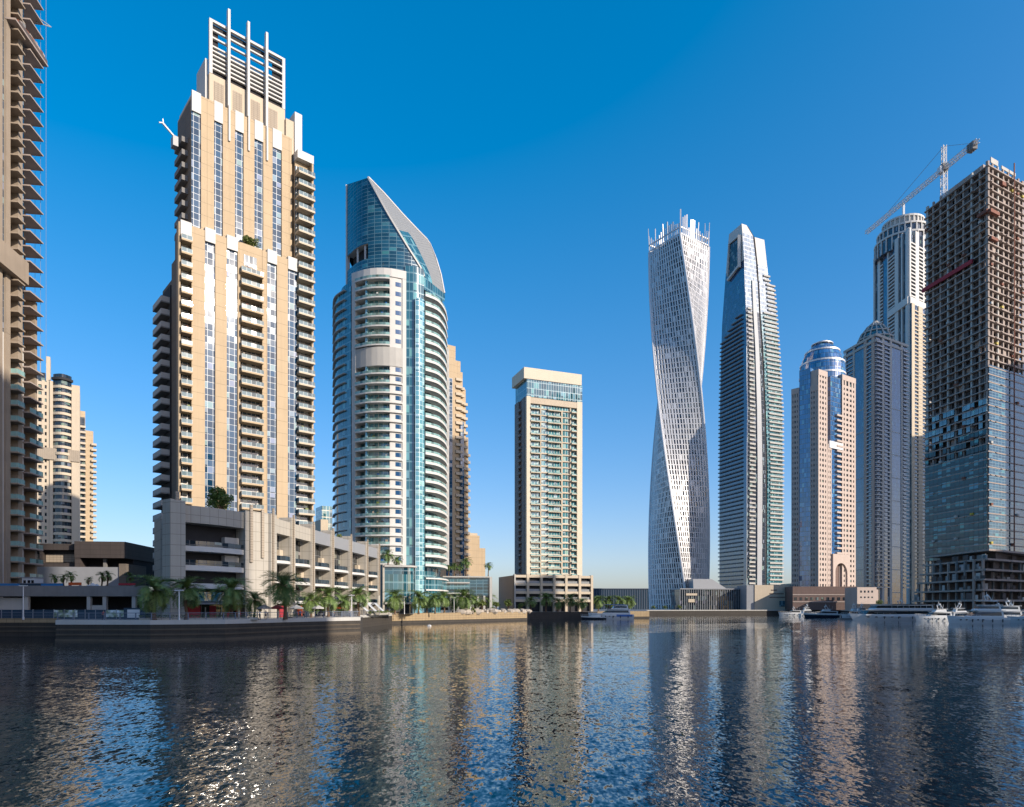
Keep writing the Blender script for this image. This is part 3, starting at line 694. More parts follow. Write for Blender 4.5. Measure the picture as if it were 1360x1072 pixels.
# ---------------------------------------------------------------- rounded teal tower with a sloping sail roof
def sail_tower():
    o = Vector((-43, 240, GZ)); root = thing('sail_roof_tower', o, 'rounded teal glass tower with white curved balconies and a slanting sail shaped roof', 'tower')
    FA = Fac((o.x, o.y), 0.0)
    Pp = lambda px, d: FAo(px, d)
    def FAo(px, d): p = pt(px, d); return (p.x - o.x, p.y - o.y)
    zz = lambda py, d=236: CAMZ + (HOR - py) / FPX * d - GZ
    left = spline([FAo(443, 256), FAo(446, 246), FAo(465, 238.5)])
    front = spline([FAo(465, 238), FAo(490, 234.2), FAo(515, 233.8), FAo(538, 236)])
    rglass = spline([FAo(538, 236.3), FAo(552, 237), FAo(563, 239)])
    rbal = spline([FAo(562.5, 239.5), FAo(578, 243.5), FAo(587, 251), FAo(590.5, 260)])
    outline = left + front[1:] + rglass[1:] + rbal[1:]
    zt = zz(362); fh = 3.28; n = int(zt / fh)
    core = MB(); core.prism([(p.x, p.y) for p in off(outline, -2.4)] + [FAo(585, 278), FAo(452, 278)], 0, zt, 'gT'); core.build('core', root, FA)
    m = MB(); m.strip(off(left, -0.3), off(left, -2.2), 0, zz(375), 'gT'); m.build('side_glazing', root, FA)
    s = MB(); s.strip(off(left, 0.45)[:-2], off(left, -1)[:-2], -0.2, 0.15, 'offwhite'); reps('side_slab', root, s, FA, [(0, 0, fh * k) for k in range(2, n)], 60)
    # white front: frame, balconies, punched windows, blank band
    def sub(pl, a, c, px_d=234.5):
        xa, xc = FAo(a, px_d)[0], FAo(c, px_d)[0]; out = []
        for k in range(9):
            x = xa + (xc - xa) * k / 8
            for i in range(len(pl) - 1):
                if pl[i].x <= x <= pl[i + 1].x or i == len(pl) - 2:
                    t = (x - pl[i].x) / max(1e-6, pl[i + 1].x - pl[i].x); out.append(pl[i].lerp(pl[i + 1], t)); break
        return out
    for a, c in ((465.3, 471), (533.5, 538.2)):
        q = sub(front, a, c); m = MB(); m.strip(off(q, 0.35), off(q, -2.3), 0, zt, 'white'); m.build('pier', root, FA)
    q = sub(front, 518, 533.4); 
    zb0, zb1 = zz(489), zz(464)
    m = MB(); m.strip(off(q, 0.05), off(q, -2.3), 0, zt - 2.5, 'white'); m.build('window_wall', root, FA)
    q2 = sub(front, 471, 533.4); m = MB(); m.strip(off(q2, 0.3), off(q2, -2.2), zb0, zb1, 'offwhite'); m.build('blank_band', root, FA)
    m = MB(); q3 = sub(front, 465.3, 538.2); m.strip(off(q3, 0.42), off(q3, -2.2), zt - 2.5, zt + 0.3, 'white'); m.build('top_frame', root, FA)
    qd = sub(front, 485.2, 487.6); m = MB(); m.strip(off(qd, 0.1), off(qd, -2.2), 0, zt - 2.4, 'gTb'); m.build('balcony_divider', root, FA)
    qb = sub(front, 471.1, 518); s = MB(); s.strip(off(qb, 0.75), off(qb, -2.3), -0.36, 0.12, 'white'); s.strip(off(qb, 0.72), off(qb, 0.62), 0.121, 0.95, 'gRt')
    ql = sub(front, 471.1, 533.4); s2 = MB(); s2.strip(off(ql, 0.75), off(ql, -2.3), -0.36, 0.12, 'white'); qk = sub(front, 471.1, 518); s2.strip(off(qk, 0.72), off(qk, 0.62), 0.121, 0.95, 'gRt')
    zs = [fh * k + 0.8 for k in range(2, n)]
    reps('balcony', root, s, FA, [(0, 0, z) for z in zs if z > zb1 - 1], 60)
    reps('balcony', root, s2, FA, [(0, 0, z) for z in zs if z < zb0 - 1.5], 60)
    qw = sub(front, 525, 532); wmb = MB(); wmb.strip(off(qw, 0.12), off(qw, 0.0), 0.9, 2.4, 'gB')
    reps('window', root, wmb, FA, [(0, 0, z) for z in zs if z > zb1 - 2 or z < zb0 - 2.5], 60)
    rq = random.Random(32); ch = MB()
    for z in zs:
        if zb0 - 1.5 <= z <= zb1 - 1: continue
        for _ in range(6):
            p = qb[rq.randrange(0, len(qb) - 1)]; y = p.y + rq.uniform(.1, 1.2); w = rq.uniform(.4, .9)
            ch.box(p.x, p.x + w, y, y + w, z + .13, z + rq.uniform(.7, 1.9), rq.choice(('offwhite', 'dark', 'hedge', 'tanpanel', 'conc', 'white', 'bluegel')))
    ch.build('balcony_furniture', root, FA)['kind'] = 'stuff'
    qg = sub(front, 488, 517); m = MB(); m.strip(off(qg, -1.6), off(qg, -2.3), 0, zt - 2.6, 'gM'); m.build('balcony_glazing', root, FA)
    # right glass corner and curved balconies
    m = MB(); m.strip(off(rglass, 0.0), off(rglass, -2.3), 4, zz(352), 'gT'); m.build('corner_glazing', root, FA)
    qa = spline([FAo(551.5, 236.2), FAo(557, 236.5), FAo(562.5, 238.2)], 3); m = MB(); m.strip(off(qa, 0.35), off(qa, -0.4), 0, zz(395), 'gTb'); m.build('bright_glazing', root, FA)
    s = MB(); s.strip(off(rbal, 1.2), off(rbal, -2.0), -0.55, 0.3, 'white'); s.strip(off(rbal, 1.18), off(rbal, 1.06), 0.301, 1.05, 'gRt')
    reps('curved_balcony', root, s, FA, [(0, 0, z) for z in zs if 14 < z < zz(375)], 60)
    qe = [rbal[-2], rbal[-1]]; m = MB(); m.strip(off(qe, 1.7), off(qe, -2), zz(745), zz(430), 'white'); m.build('edge_fin', root, FA)
    # sail: glazed front wall under a slanting edge, mesh roof leaning back behind it
    sf = spline([FAo(461, 246), FAo(474, 240), FAo(490, 237), FAo(515, 236), FAo(540, 237), FAo(563, 240)], 5)
    def top(x):
        px = x
        if px <= 489: return 245 - (px - 461) / 28 * 9
        ks = [(489, 236), (515, 284), (540, 326), (566, 368)]
        for (a, b), (c, d) in zip(ks, ks[1:]):
            if a <= px <= c: return b + (d - b) * (px - a) / (c - a)
        return 368
    PX = [461, 464, 468, 473, 478, 483, 486, 489] + [489 + 77 * i / 16 for i in range(1, 17)]
    wall = MB(); edge = []; run = 0; prev = None
    def onsf(px):
        best = None
        for i in range(len(sf) - 1):
            a, b = sf[i], sf[i + 1]; k = (px - CX) / FPX
            fa, fb = (a.x + o.x) - k * (a.y + o.y), (b.x + o.x) - k * (b.y + o.y)
            if fa <= 0 <= fb or i == len(sf) - 2: return a.lerp(b, max(0, min(1.05, -fa / (fb - fa))))
    def zat(py, p): return CAMZ + (HOR - py) / FPX * (p.y + o.y) - GZ
    zbot = zt + 0.31; zl0, zl1 = zz(349, 240), zz(329, 240)
    rear = []
    for px in PX:
        p = onsf(px); edge.append((p, zat(top(px), p), px))
    for (p, z1, a), (q, z2, c) in zip(edge, edge[1:]):
        l = (q - p).length
        def pan(za, zb, zc, zd): wall.face([(p.x, p.y, za), (q.x, q.y, zb), (q.x, q.y, zc), (p.x, p.y, zd)], 'gS', [(run, za), (run + l, zb), (run + l, zc), (run, zd)])
        lo = zbot if c < 545 else min(zbot, z2 - 4)
        if c <= 490:
            pan(lo, lo, zl0, zl0); pan(zl1, zl1, z2, z1)
        else: pan(lo, lo, max(z2, lo), max(z1, lo))
        run += l
    wall.build('sail_glazing', root, FA)
    # loggia behind the opening
    lg = MB(); lp = [e[0] for e in edge[:8]]
    lg.strip(off(lp, -2.5), off(lp, -3.0), zl0, zl1, 'dark'); lg.strip(off(lp, -0.05), off(lp, -3), zl0 - 0.4, zl0, 'offwhite'); lg.strip(off(lp, -0.05), off(lp, -3), zl1, zl1 + 0.4, 'offwhite'); lg.build('loggia', root, FA)
    for i in (0, 3, 5):
        p = lp[i]; m = MB(); m.box(p.x + 0.1, p.x + 0.75, p.y + 0.5, p.y + 1.1, zl0, zl1, 'white'); m.build('loggia_column', root, FA)
    m = MB(); m.box(lp[0].x - 0.5, lp[0].x + 0.2, lp[0].y, lp[0].y + 1, zbot, edge[0][1], 'white'); m.build('edge_fin', root, FA)
    # roof surface
    rp = [(489.6, 236, 242), (512, 259, 249), (535, 285, 254), (556, 307, 257), (570, 321, 258), (579, 343, 257), (586, 366, 254), (590.5, 390, 250)]
    fe = [e for e in edge if e[2] >= 489]
    def samp(lst, t):
        f = t * (len(lst) - 1); i = min(int(f), len(lst) - 2); return lst[i], lst[i + 1], f - i
    N_ = 22; A_, B_ = [], []
    for k in range(N_ + 1):
        t = k / N_
        (p, z, _), (q, z2, _), f = samp(fe, t); A_.append(Vector((*p.lerp(q, f).xy, z + (z2 - z) * f)))
        a, b, f = samp(rp, t); px, py, d = (a[i] + (b[i] - a[i]) * f for i in range(3)); w = FAo(px, d); B_.append(Vector((w[0], w[1], CAMZ + (HOR - py) / FPX * d - GZ)))
    rf = MB(); gl = MB(); run = 0
    for k in range(N_):
        l = (A_[k + 1] - A_[k]).length; wd = (B_[k] - A_[k]).length
        mid = lambda P, Q: P.lerp(Q, 0.4)
        if k > 10:
            gl.face([A_[k], A_[k + 1], mid(A_[k + 1], B_[k + 1]), mid(A_[k], B_[k])], 'gT', [(0, run), (0, run + l), (wd * .4, run + l), (wd * .4, run)])
            rf.face([mid(A_[k], B_[k]), mid(A_[k + 1], B_[k + 1]), B_[k + 1], B_[k]], 'louvre', [(0, run), (0, run + l), (wd, run + l), (wd, run)])
        else:
            rf.face([A_[k], A_[k + 1], B_[k + 1], B_[k]], 'louvre', [(0, run), (0, run + l), (wd, run + l), (wd, run)])
        run += l
    for k in range(N_):                                   # back wall closes the roof volume
        rf.face([B_[k], B_[k + 1], (B_[k + 1].x, B_[k + 1].y + 1, zt - 2), (B_[k].x, B_[k].y + 1, zt - 2)], 'gS')
    gl.face([(A_[-1].x, A_[-1].y, zt - 4), (B_[-1].x, B_[-1].y, zt - 4), B_[-1], A_[-1]], 'gT')
    rf.build('sail_roof', root, FA); gl.build('roof_glazing', root, FA)
    em = MB()
    for P in (A_, B_):
        for k in range(N_): em.bar(P[k] + Vector((0, -0.15, 0.1)), P[k + 1] + Vector((0, -0.15, 0.1)), 0.55 if P is A_ else 0.4, 'white')
    em.build('roof_edge', root, FA)
    bk = MB(); lf = [e[0] for e in edge[:8]]
    for (p, z1, a), (q, z2, c) in zip(edge[:7], edge[1:8]):
        bk.face([(q.x, q.y + 9, zt), (p.x, p.y + 9, zt), (p.x, p.y + 9, z1 - 0.5), (q.x, q.y + 9, z2 - 0.5)], 'gS')
    p0 = edge[0]; bk.face([(p0[0].x, p0[0].y + 9, zl1), (p0[0].x, p0[0].y, zl1), (p0[0].x, p0[0].y, p0[1]), (p0[0].x, p0[0].y + 9, p0[1] - .5)], 'gS'); bk.build('sail_back', root, FA)
    # base
    m = MB(); m.strip(off(rbal, 1.0), off(rbal, -2), 0, 13, 'gT'); m.build('base_glazing', root, FA)
    for z in (4, 8.5, 12.6):
        m = MB(); m.strip(off(rbal, 1.5), off(rbal, -2), z - 0.5, z, 'white'); m.build('canopy', root, FA)

def glass_podium():
    Hh = fac(508, 215, 0.95, 0.3)
    root = thing('glass_podium', Hh.w(0), 'low green glass pavilion with a rounded corner beside the stone block', 'building')
    x1 = Hh.x(550); zt = Hh.z(752, 530)
    b = MB(); b.box(0.6, x1, 1, 14, 0, zt, 'gT'); b.box(0, 0.6, -0.3, 14, 0, zt + 0.4, 'stonepanel'); b.build('body', root, Hh)
    q = spline([(0.6, 0), (x1 * .6, -0.3), (x1 * .93, 0.4), (x1 + 0.6, 3.0)]); 
    for z0, z1, mt in ((0, 3.2, 'shopglass'), (3.8, zt - 2.6, 'gT'), (zt - 2.6, zt - 0.3, 'gS')):
        m = MB(); m.strip(q, off(q, -1.0), z0, z1, mt); m.build('glass_band', root, Hh)
    for z in (3.2, zt - 0.3):
        m = MB(); m.strip(off(q, 0.8), off(q, -1.0), z, z + 0.55, 'offwhite'); m.build('canopy', root, Hh)
    G = fac(588, 262, 1.0, 0.16)
    root = thing('louvred_podium', G.w(0), 'long low building with dark green louvred upper floor and terrace palms', 'building')
    x1 = G.x(650); zt = G.z(767, 600)
    b = MB(); b.box(0, x1, 1.2, 20, 0, zt - .2, 'gS'); b.build('body', root, G)
    m = MB(); m.box(0, x1 * .57, 0, 1.2, zt - 4.6, zt - 0.4, 'gT'); m.build('glass_band', root, G)
    m = MB(); m.box(x1 * .57, x1, 0, 1.2, zt - 7.0, zt, 'gS'); m.build('louvre_band', root, G)
    for z, a, c in ((zt - 2.3, 0, .57), (zt - 6.4, 0, .57), (zt, 0, 1.0)):
        m = MB(); m.box(x1 * a, x1 * c, -1.0, 1.2, z, z + 0.5, 'offwhite'); m.build('canopy', root, G)
    m = MB(); m.box(x1 + .02, x1 + 1.0, -0.6, 12, 0, zt + 0.3, 'offwhite'); m.build('end_pier', root, G)
    for k in range(7):
        m = MB(); m.box(x1 * k / 7 + .2, x1 * k / 7 + 1.0, 0.1, 0.9, 0, zt - 7.01, 'offwhite'); m.build('column', root, G)
    m = MB(); m.box(0.3, x1 - .3, 1.0, 1.19, 0, 4.2, 'shopglass'); m.build('shop_front', root, G)

def behind_towers():
    G = fac(590, 305, 1.5, 1)
    root = thing('terraced_tower', G.w(0), 'tan tower stepping down behind the rounded teal tower', 'tower')
    X = G.x; zt = G.z(459, 600)
    b = MB(); b.box(-4, X(605), 0, 22, 0, zt, 'beige'); b.build('body', root, G)
    m = MB(); m.box(X(592.5), X(600.5), -0.3, -.003, 0, G.z(502, 596), 'gE'); m.build('glazing_strip', root, G)
    for a, c, py in ((605.1, 612.5, 478), (612.6, 617.5, 492), (617.6, 623, 514), (623.1, 628, 578)):
        z1 = G.z(py, a); y0 = 0.6 + (a - 605) * 0.2
        m = MB(); m.box(X(a), X(c), y0, 22, 0, z1, 'beige'); m.build('step_block', root, G)
        s, r = balcony(X(c) - X(a) + .5, 1.1, 'cream', 'cream', .4, .8)
        reps('balcony', root, joined(s, r), G, [(X(a), y0, 10 + 3.3 * k) for k in range(int((z1 - 14) / 3.3))], 25)
    m = MB(); m.box(X(611.5), X(616), -0.2, 0.3, 0, G.z(560, 613), 'gE'); m.build('glazing_strip', root, G)
    G = fac(622, 320, 2.4, 1)
    root = thing('gabled_block', G.w(0), 'small plain tan block behind the palms, between two taller towers', 'building')
    b = MB(); b.box(0, G.x(637), 0, 12, 0, G.z(711, 624), 'beige'); b.box(G.x(637), G.x(645), 0.5, 12, 0, G.z(728, 640), 'beige'); b.build('body', root, G)
    m = MB(); m.box(1, G.x(635), 1, 8, G.z(711, 624), G.z(711, 624) + 1.2, 'cream'); m.build('roof_parapet', root, G)
    G = fac(426, 330, 1.6, 1)
    root = thing('slim_block', G.w(0), 'slim cream block with an aqua top glimpsed between beige tower and teal tower', 'building')
    b = MB(); b.box(0, G.x(436), 0, 12, 0, G.z(690, 430), 'cream'); b.build('body', root, G)
    m = MB(); m.box(G.x(429), G.x(443), 2, 12.5, 0, G.z(671, 430), 'gM'); m.build('upper_block', root, G)
    for k in range(4):
        m = MB(); m.box(G.x(430), G.x(432), -0.12, 0.2, 18 + 5 * k, 21 + 5 * k, 'gD'); m.build('window', root, G)

# ---------------------------------------------------------------- beige tower in the middle with its car-park podium
def middle_tower():
    F_ = fac(699.5, 350, 0.937, 0.350)
    root = thing('balcony_tower', F_.w(0), 'pale tan slab tower with aqua windows standing alone on a white grid podium', 'tower')
    X = F_.x; x1 = X(773.5); zt = F_.z(526, 702); z0 = F_.z(772, 735); fh = 3.32; D = 17
    b = MB(); b.box(0.5, x1 - .5, 1.8, D, 0, zt, 'brown'); b.build('body', root, F_)
    for a, c in ((699.5, 704.6), (766.4, 773.4)):
        m = MB(); m.box(X(a), X(c), 0, 1.79, 0, zt, 'paleyellow'); m.build('pier', root, F_)
    m = MB(); m.box(X(704.7), X(766.3), 0.1, 1.79, zt - 3.5, zt - 0.4, 'cream'); m.build('top_frame', root, F_)
    g = MB(); g.box(X(704.7), X(766.3), 1.3, 1.6, 0, zt - 3.5, 'gM'); g.build('balcony_glazing', root, F_)
    m = MB(); m.box(X(718), X(719.5), 0.5, 1.29, 0, zt - 3.5, 'cream'); m.box(X(746), X(748), 0.6, 1.29, 0, zt - 6, 'cream'); m.box(X(757.5), X(759), 0.5, 1.29, 0, zt - 3.5, 'cream'); m.build('mullion_pier', root, F_)
    n = int((zt - 4 - z0) / fh) + 1
    for a, c, d in ((704.7, 717.9, 0.5), (728, 745.9, 0.3), (759.1, 766.3, 0.5)):
        s, r = balcony(X(c) - X(a), d, 'cream', 'gRt', 0.42, 0.6, 1.28); reps('balcony', root, joined(s, r), F_, [(X(a), 0, z0 + fh * k) for k in range(n)], 34)
    s = MB(); s.box(X(719.6), X(757.4), 0.75, 1.25, 0, 0.55, 'cream'); reps('floor_band', root, s, F_, [(0, 0, z0 + fh * k) for k in range(n)], 60)
    m = MB(); m.box(0.3, x1 + .2, 0.6, D, zt, zt + 9.0, 'gT'); m.build('glass_belt', root, F_)
    m = MB(); m.box(-1.4, x1 - .3, 0.2, D + 1, zt + 9.05, F_.z(487, 695), 'paleyellow'); m.build('roof_cap', root, F_)
    L = F_.left(D)
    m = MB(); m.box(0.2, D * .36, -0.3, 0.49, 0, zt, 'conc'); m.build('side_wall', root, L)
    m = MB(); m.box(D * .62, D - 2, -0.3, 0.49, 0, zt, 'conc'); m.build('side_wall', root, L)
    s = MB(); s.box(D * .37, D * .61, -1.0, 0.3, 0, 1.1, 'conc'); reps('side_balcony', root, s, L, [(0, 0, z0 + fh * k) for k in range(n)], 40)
    # podium
    Q = fac(683, 318, 1.0, 0.34)
    root = thing('car_park_podium', Q.w(0), 'four storey pale grid car park under the tan slab tower', 'building')
    x1 = Q.x(787); zt = Q.z(764, 683)
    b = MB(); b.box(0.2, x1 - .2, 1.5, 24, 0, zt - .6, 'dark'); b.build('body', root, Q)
    cols = [683, 701, 719, 736, 752, 770, 786]
    for px in cols:
        m = MB(); x = Q.x(px); m.box(x - (0 if px == 683 else .55), x + .65, -0.2, 1.5, 0, zt + .5, 'cream' if px > 684 else 'offwhite'); m.build('column', root, Q)
    for k in range(4):
        z = 4.6 + k * (zt - 5.6) / 3
        m = MB(); m.box(.65, x1 - .65, 0, 1.49, z, z + 1.2, 'cream'); m.build('floor_band', root, Q)
        if k:
            for i in range(6):
                m = MB(); m.box(Q.x(cols[i]) + .66, Q.x(cols[i + 1]) - .56, 0.5, .8, z - 2.9, z - 1.5, 'louvre' if i > 1 else 'metal'); m.build('screen_panel', root, Q)
    L = Q.left(24)
    m = MB(); m.box(0, 24, 0, 0.6, 0, zt, 'tanpanel'); m.build('end_wall', root, L)
# ---------------------------------------------------------------- twisted tower
def twisted_tower():
    ctr = pt(901.5, 541); root = thing('twisted_tower', Vector((ctr.x, ctr.y, GZ)), 'slender silver tower twisting a quarter turn under a crown of ragged fins', 'tower')
    zt = CAMZ + (806 - 322) / FPX * 530 - GZ
    NF = 72; fh = zt / NF; Rr = 23.3
    ang = lambda z: R(-101 + 105 * (1 - z / zt))
    def cor(z, j, s=1.0):
        a = ang(z) + j * math.pi / 2
        return Vector((math.cos(a) * Rr * s, math.sin(a) * Rr * s, z))
    core = MB()
    for k in range(NF):
        z0, z1 = k * fh, (k + 1) * fh
        for j in range(4):
            a, b, c, d = cor(z0, j, .955), cor(z0, j + 1, .955), cor(z1, j + 1, .955), cor(z1, j, .955)
            core.face([a, b, c, d], 'gC', [(0, z0), (34, z0), (34, z1), (0, z1)])
    core.face([cor(zt, j, .955) for j in range(4)], 'dark'); core.build('glass_core', root)
    NC = 15
    for j in range(4):
        f = MB(); rnd = random.Random(j)
        for k in range(NF):
            z0, z1 = k * fh, (k + 1) * fh
            def q(t, z, s): return cor(z, j, s).lerp(cor(z, j + 1, s), t)
            if k < 2: pass
            # floor band
            a = [q(0, z0, .962), q(0, z0, 1), q(1, z0, 1), q(1, z0, .962)]; zb = z0 + 0.6
            b = [q(0, zb, .962), q(0, zb, 1), q(1, zb, 1), q(1, zb, .962)]
            f.hexa(a, b, 'alu')
            for i in range(NC):
                w = (rnd.choice((.38, .43, .48, .54, .6)) if rnd.random() < .94 else 1.0); t0 = (i + (0.5 - w / 2) + rnd.uniform(-.08, .08) * (w < 1)) / NC; t1 = t0 + w / NC
                t0, t1 = max(0, t0), min(1, t1); s1 = 1.006
                a = [q(t0, zb, .965), q(t0, zb, s1), q(t1, zb, s1), q(t1, zb, .965)]
                b = [q(t0, z1, .965), q(t0, z1, s1), q(t1, z1, s1), q(t1, z1, .965)]
                f.hexa(a, b, 'alu')
        f.build('metal_cladding', root)
        e = MB(); e.tube([cor(z, j, 1.0) for z in [zt * i / 40 for i in range(41)]], 0.75, 'alu', 6); e.build('corner_column', root)
    # crown
    m = MB()
    for s, z, mt in ((1.0, zt + 0.6, 'alu'), (1.0, zt + 5.5, 'alu')):
        P = [cor(zt, j, 1.0) for j in range(4)]; I = [cor(zt, j, .96) for j in range(4)]
        for j in range(4):
            k = (j + 1) % 4
            m.hexa([Vector((*v.xy, z)) for v in (I[j], P[j], P[k], I[k])], [Vector((*v.xy, z + 0.9)) for v in (I[j], P[j], P[k], I[k])], mt)
    m.build('crown_ring', root)
    rnd = random.Random(3)
    for j in range(4):
        for i in range(16):
            t = (i + .5) / 16 if i else 0.01
            p = cor(zt, j, 1.0).lerp(cor(zt, j + 1, 1.0), t); h = rnd.uniform(9, 17) if rnd.random() < .65 else rnd.uniform(6, 9)
            if i == 0: h = 19
            d = Vector((p.x, p.y, 0)).normalized() * rnd.uniform(-.3, 1.0)
            f = MB(); f.bar((p.x, p.y, zt - .3), (p.x + d.x, p.y + d.y, zt + h), 0.95, 'alu', 0.5); f.build('crown_fin', root)

# ---------------------------------------------------------------- tapered tower with blue glass blade
def tapered_tower():
    c0 = pt(992, 600); root = thing('tapered_tower', Vector((c0.x, c0.y, GZ)), 'tapering silver skyscraper with a deep blue glass side and notched top', 'tower')
    Z = lambda py, d=600: CAMZ + (806 - py) / FPX * d - GZ
    ld = Vector((-0.33, 1, 0)).normalized(); rd = Vector((2.0, 1, 0)).normalized()
    def onray(px, o, d):                                    # distance along d from o to reach column px
        k = (px - CX) / FPX; return (k * o.y - o.x) / (d.x - k * d.y)
    def corner(px): return c0 + rd * 0 + Vector(((px - 992) / FPX * 600, 0, 0))
    # levels: py, left px, corner px, groove px, right px
    LV = [(806, 955.5, 992, 1016, 1039), (620, 955.5, 992.5, 1017, 1039.5), (540, 956, 993, 1015, 1039), (460, 957.5, 992, 1011.5, 1034.5), (411, 959, 990.5, 1008, 1031), (370, 962, 989, 1006, 1027.5), (366, 962.3, 988.8, 1005.5, 1021.5), (345, 964, 988.3, 1004, 1019), (309, 967, 986, 1000, 1015), (297, 968.3, 985, 991.5, 1010)]
    def lev(i):
        py, l, c, g, r = LV[i]; C_ = corner(c); z = Z(py)
        Lp = C_ + ld * onray(l, C_, ld); G = C_ + rd * onray(g, C_, rd); Rp = C_ + rd * onray(r, C_, rd)
        f = lambda v: Vector((v.x - c0.x, v.y - c0.y, z))
        return f(Lp), f(C_), f(G), f(Rp)
    def interp(z):
        for i in range(len(LV) - 1):
            a, b = lev(i), lev(i + 1)
            if a[0].z <= z <= b[0].z:
                t = (z - a[0].z) / (b[0].z - a[0].z); return [p.lerp(q, t) for p, q in zip(a, b)]
        return lev(len(LV) - 1)
    lg, rw, rr = MB(), MB(), MB()
    dz = lambda v: (v.x, v.y, v.z)
    blade_top = len(LV) - 1
    for i in range(blade_top):
        a, b = lev(i), lev(i + 1)
        lmat = 'gB' if LV[i + 1][0] > 310 else 'white'
        wl = (a[1] - a[0]).length
        lg.face([a[0], a[1], b[1], b[0]], lmat if LV[i][0] > 310 else 'white', [(0, a[0].z), (wl, a[0].z), (wl, b[0].z), (0, b[0].z)])
        rw.face([a[1], a[2], b[2], b[1]], 'white' if LV[i][0] < 345 else ('gP' if LV[i][0] < 412 else 'gC'))
        rw.face([a[2] + Vector((0, 1.2, 0)), a[2] + rd * 2.5 + Vector((0, 1.2, 0)), b[2] + rd * 2.5 + Vector((0, 1.2, 0)), b[2] + Vector((0, 1.2, 0))], 'dark')
        lg.face([a[0] + rd * 30, a[0], b[0], b[0] + rd * 30 * (1 if i < 6 else .4)], 'gD')
        if LV[i + 1][0] >= 309:
            w2 = Vector((0.3, 3.4, 0)); rr.face([a[2] + rd * 2.4 + w2 * .2, a[3], b[3], b[2] + rd * 2.4 + w2 * .2], ('gT' if LV[i][0] > 411 else 'gP') if LV[i][0] > 345 else 'white')
            rr.face([a[3], a[3] + ld * 26, b[3] + ld * 26, b[3]], 'gT'); rr.face([a[2] + w2, b[2] + w2, b[2] + w2 + ld * 8, a[2] + w2 + ld * 8], 'dark')
    t = lev(blade_top); lg.face([t[0], t[1], t[2], t[2] + ld * 12, t[0] + rd * 4], 'white')
    t = lev(blade_top - 1); rr.face([t[2] + Vector((.3, 3.4, 0)), t[3], t[3] + ld * 26, t[2] + ld * 26], 'white')
    lg.build('left_glazing', root); rw.build('centre_blade', root); rr.build('right_blade', root)
    # crown frame round the dark recess on the left side
    a, b, c = interp(Z(352)), interp(Z(311)), interp(Z(298.5))
    m = MB(); o_ = Vector((-0.5, -0.35, 0))
    P0, P1, P2, P3 = a[0].lerp(a[1], .18), a[0].lerp(a[1], .8), b[0].lerp(b[1], .85), b[0].lerp(b[1], .15)
    m.face([p + o_ * 2 for p in (P0 - Vector((0, 0, 4)), P1, P2, P3)], 'gD'); m.build('crown_recess', root)
    m = MB()
    for P, Q, w in ((P0, P3, 1.6), (P1, P2, 2.6), (P0 - Vector((0, 0, 4)), P1 + Vector((0, 0, 2)), 2.0), (P3, P2, 2.0)): m.bar(P + o_ * 2.4, Q + o_ * 2.4, w, 'white')
    m.build('crown_frame', root)
    # balcony floors
    fh = 3.75; nfl = int(Z(350) / fh); cnt = 0; lrest = MB(); zl1 = lambda t: Z(439) + (Z(412) - Z(439)) * t
    floors = []
    for k in range(4, nfl):
        z = k * fh; q = interp(z); floors.append((k, z, q))
    nl = 0
    for k, z, q in floors:
        if z < Z(441):
            m = MB(); a, b = q[0], q[1].lerp(q[0], .14); n = Vector((-ld.y, ld.x, 0)) * 1.0
            if n.x > 0: n = -n
            m.hexa([a + Vector((0, 0, 0)), a + n * 1.7, b + n * 1.7, b], [v + Vector((0, 0, .9)) for v in (a, a + n * 1.7, b + n * 1.7, b)], 'conc'); m.build('left_balcony', root)
    for (k, z, q), t in zip([f for f in floors if Z(441) <= f[1] <= Z(414)], [i / 6 for i in range(12)]):
        m = MB(); a, b = q[0].lerp(q[1], t * .9), q[1].lerp(q[0], .14); n = Vector((-ld.y, ld.x, 0))
        if n.x > 0: n = -n
        m.hexa([a, a + n * 1.7, b + n * 1.7, b], [v + Vector((0, 0, .9)) for v in (a, a + n * 1.7, b + n * 1.7, b)], 'conc'); m.build('left_balcony', root)
    nn = Vector((rd.y, -rd.x, 0)); rest = MB(); cnt = 0
    for k, z, q in floors:
        if z > Z(352): break
        top = z > Z(410)
        segs = []
        if not top: segs.append((q[1].lerp(q[2], .08), q[1].lerp(q[2], .40)))
        w2 = Vector((0.3, 3.4, 0)); g = q[2] + rd * 2.4 + w2 * .2
        segs.append((g.lerp(q[3], .14 if not top else .45), q[3] + rd * 0.8))
        for a, b in segs:
            m = MB() if cnt < 98 else rest
            bb = [a, a + nn * 1.2, b + nn * 1.2, b]; bb2 = [bb[0], bb[1], bb[2], bb[3]]
            m.hexa(bb2, [v + Vector((0, 0, 1.4)) for v in bb2], 'offwhite')
            if cnt < 98: m.build('balcony', root)
            cnt += 1
    if rest.v: rest.build('balcony', root)['kind'] = 'stuff'
    m = MB()
    for i in range(5):
        a, b = lev(i), lev(i + 1)
        A1, B1 = a[1].lerp(a[2], .52), a[1].lerp(a[2], .78); A2, B2 = b[1].lerp(b[2], .52), b[1].lerp(b[2], .78)
        m.hexa([A1, A1 + nn * .9, B1 + nn * .9, B1], [A2, A2 + nn * .9, B2 + nn * .9, B2], 'silver')
    m.build('white_spine', root)
    m = MB()
    for i in range(3):
        a, b = lev(i), lev(i + 1)
        for f0, f1 in ((1.0, .985),):
            A1 = a[1].lerp(a[0], .12); A2 = b[1].lerp(b[0], .12); n = Vector((-ld.y, ld.x, 0)); n = -n if n.x > 0 else n
            m.hexa([a[1], A1, A1 + n * .5, a[1] + n * .5][::-1], [b[1], A2, A2 + n * .5, b[1] + n * .5][::-1], 'gB')
    m.build('corner_glazing', root)

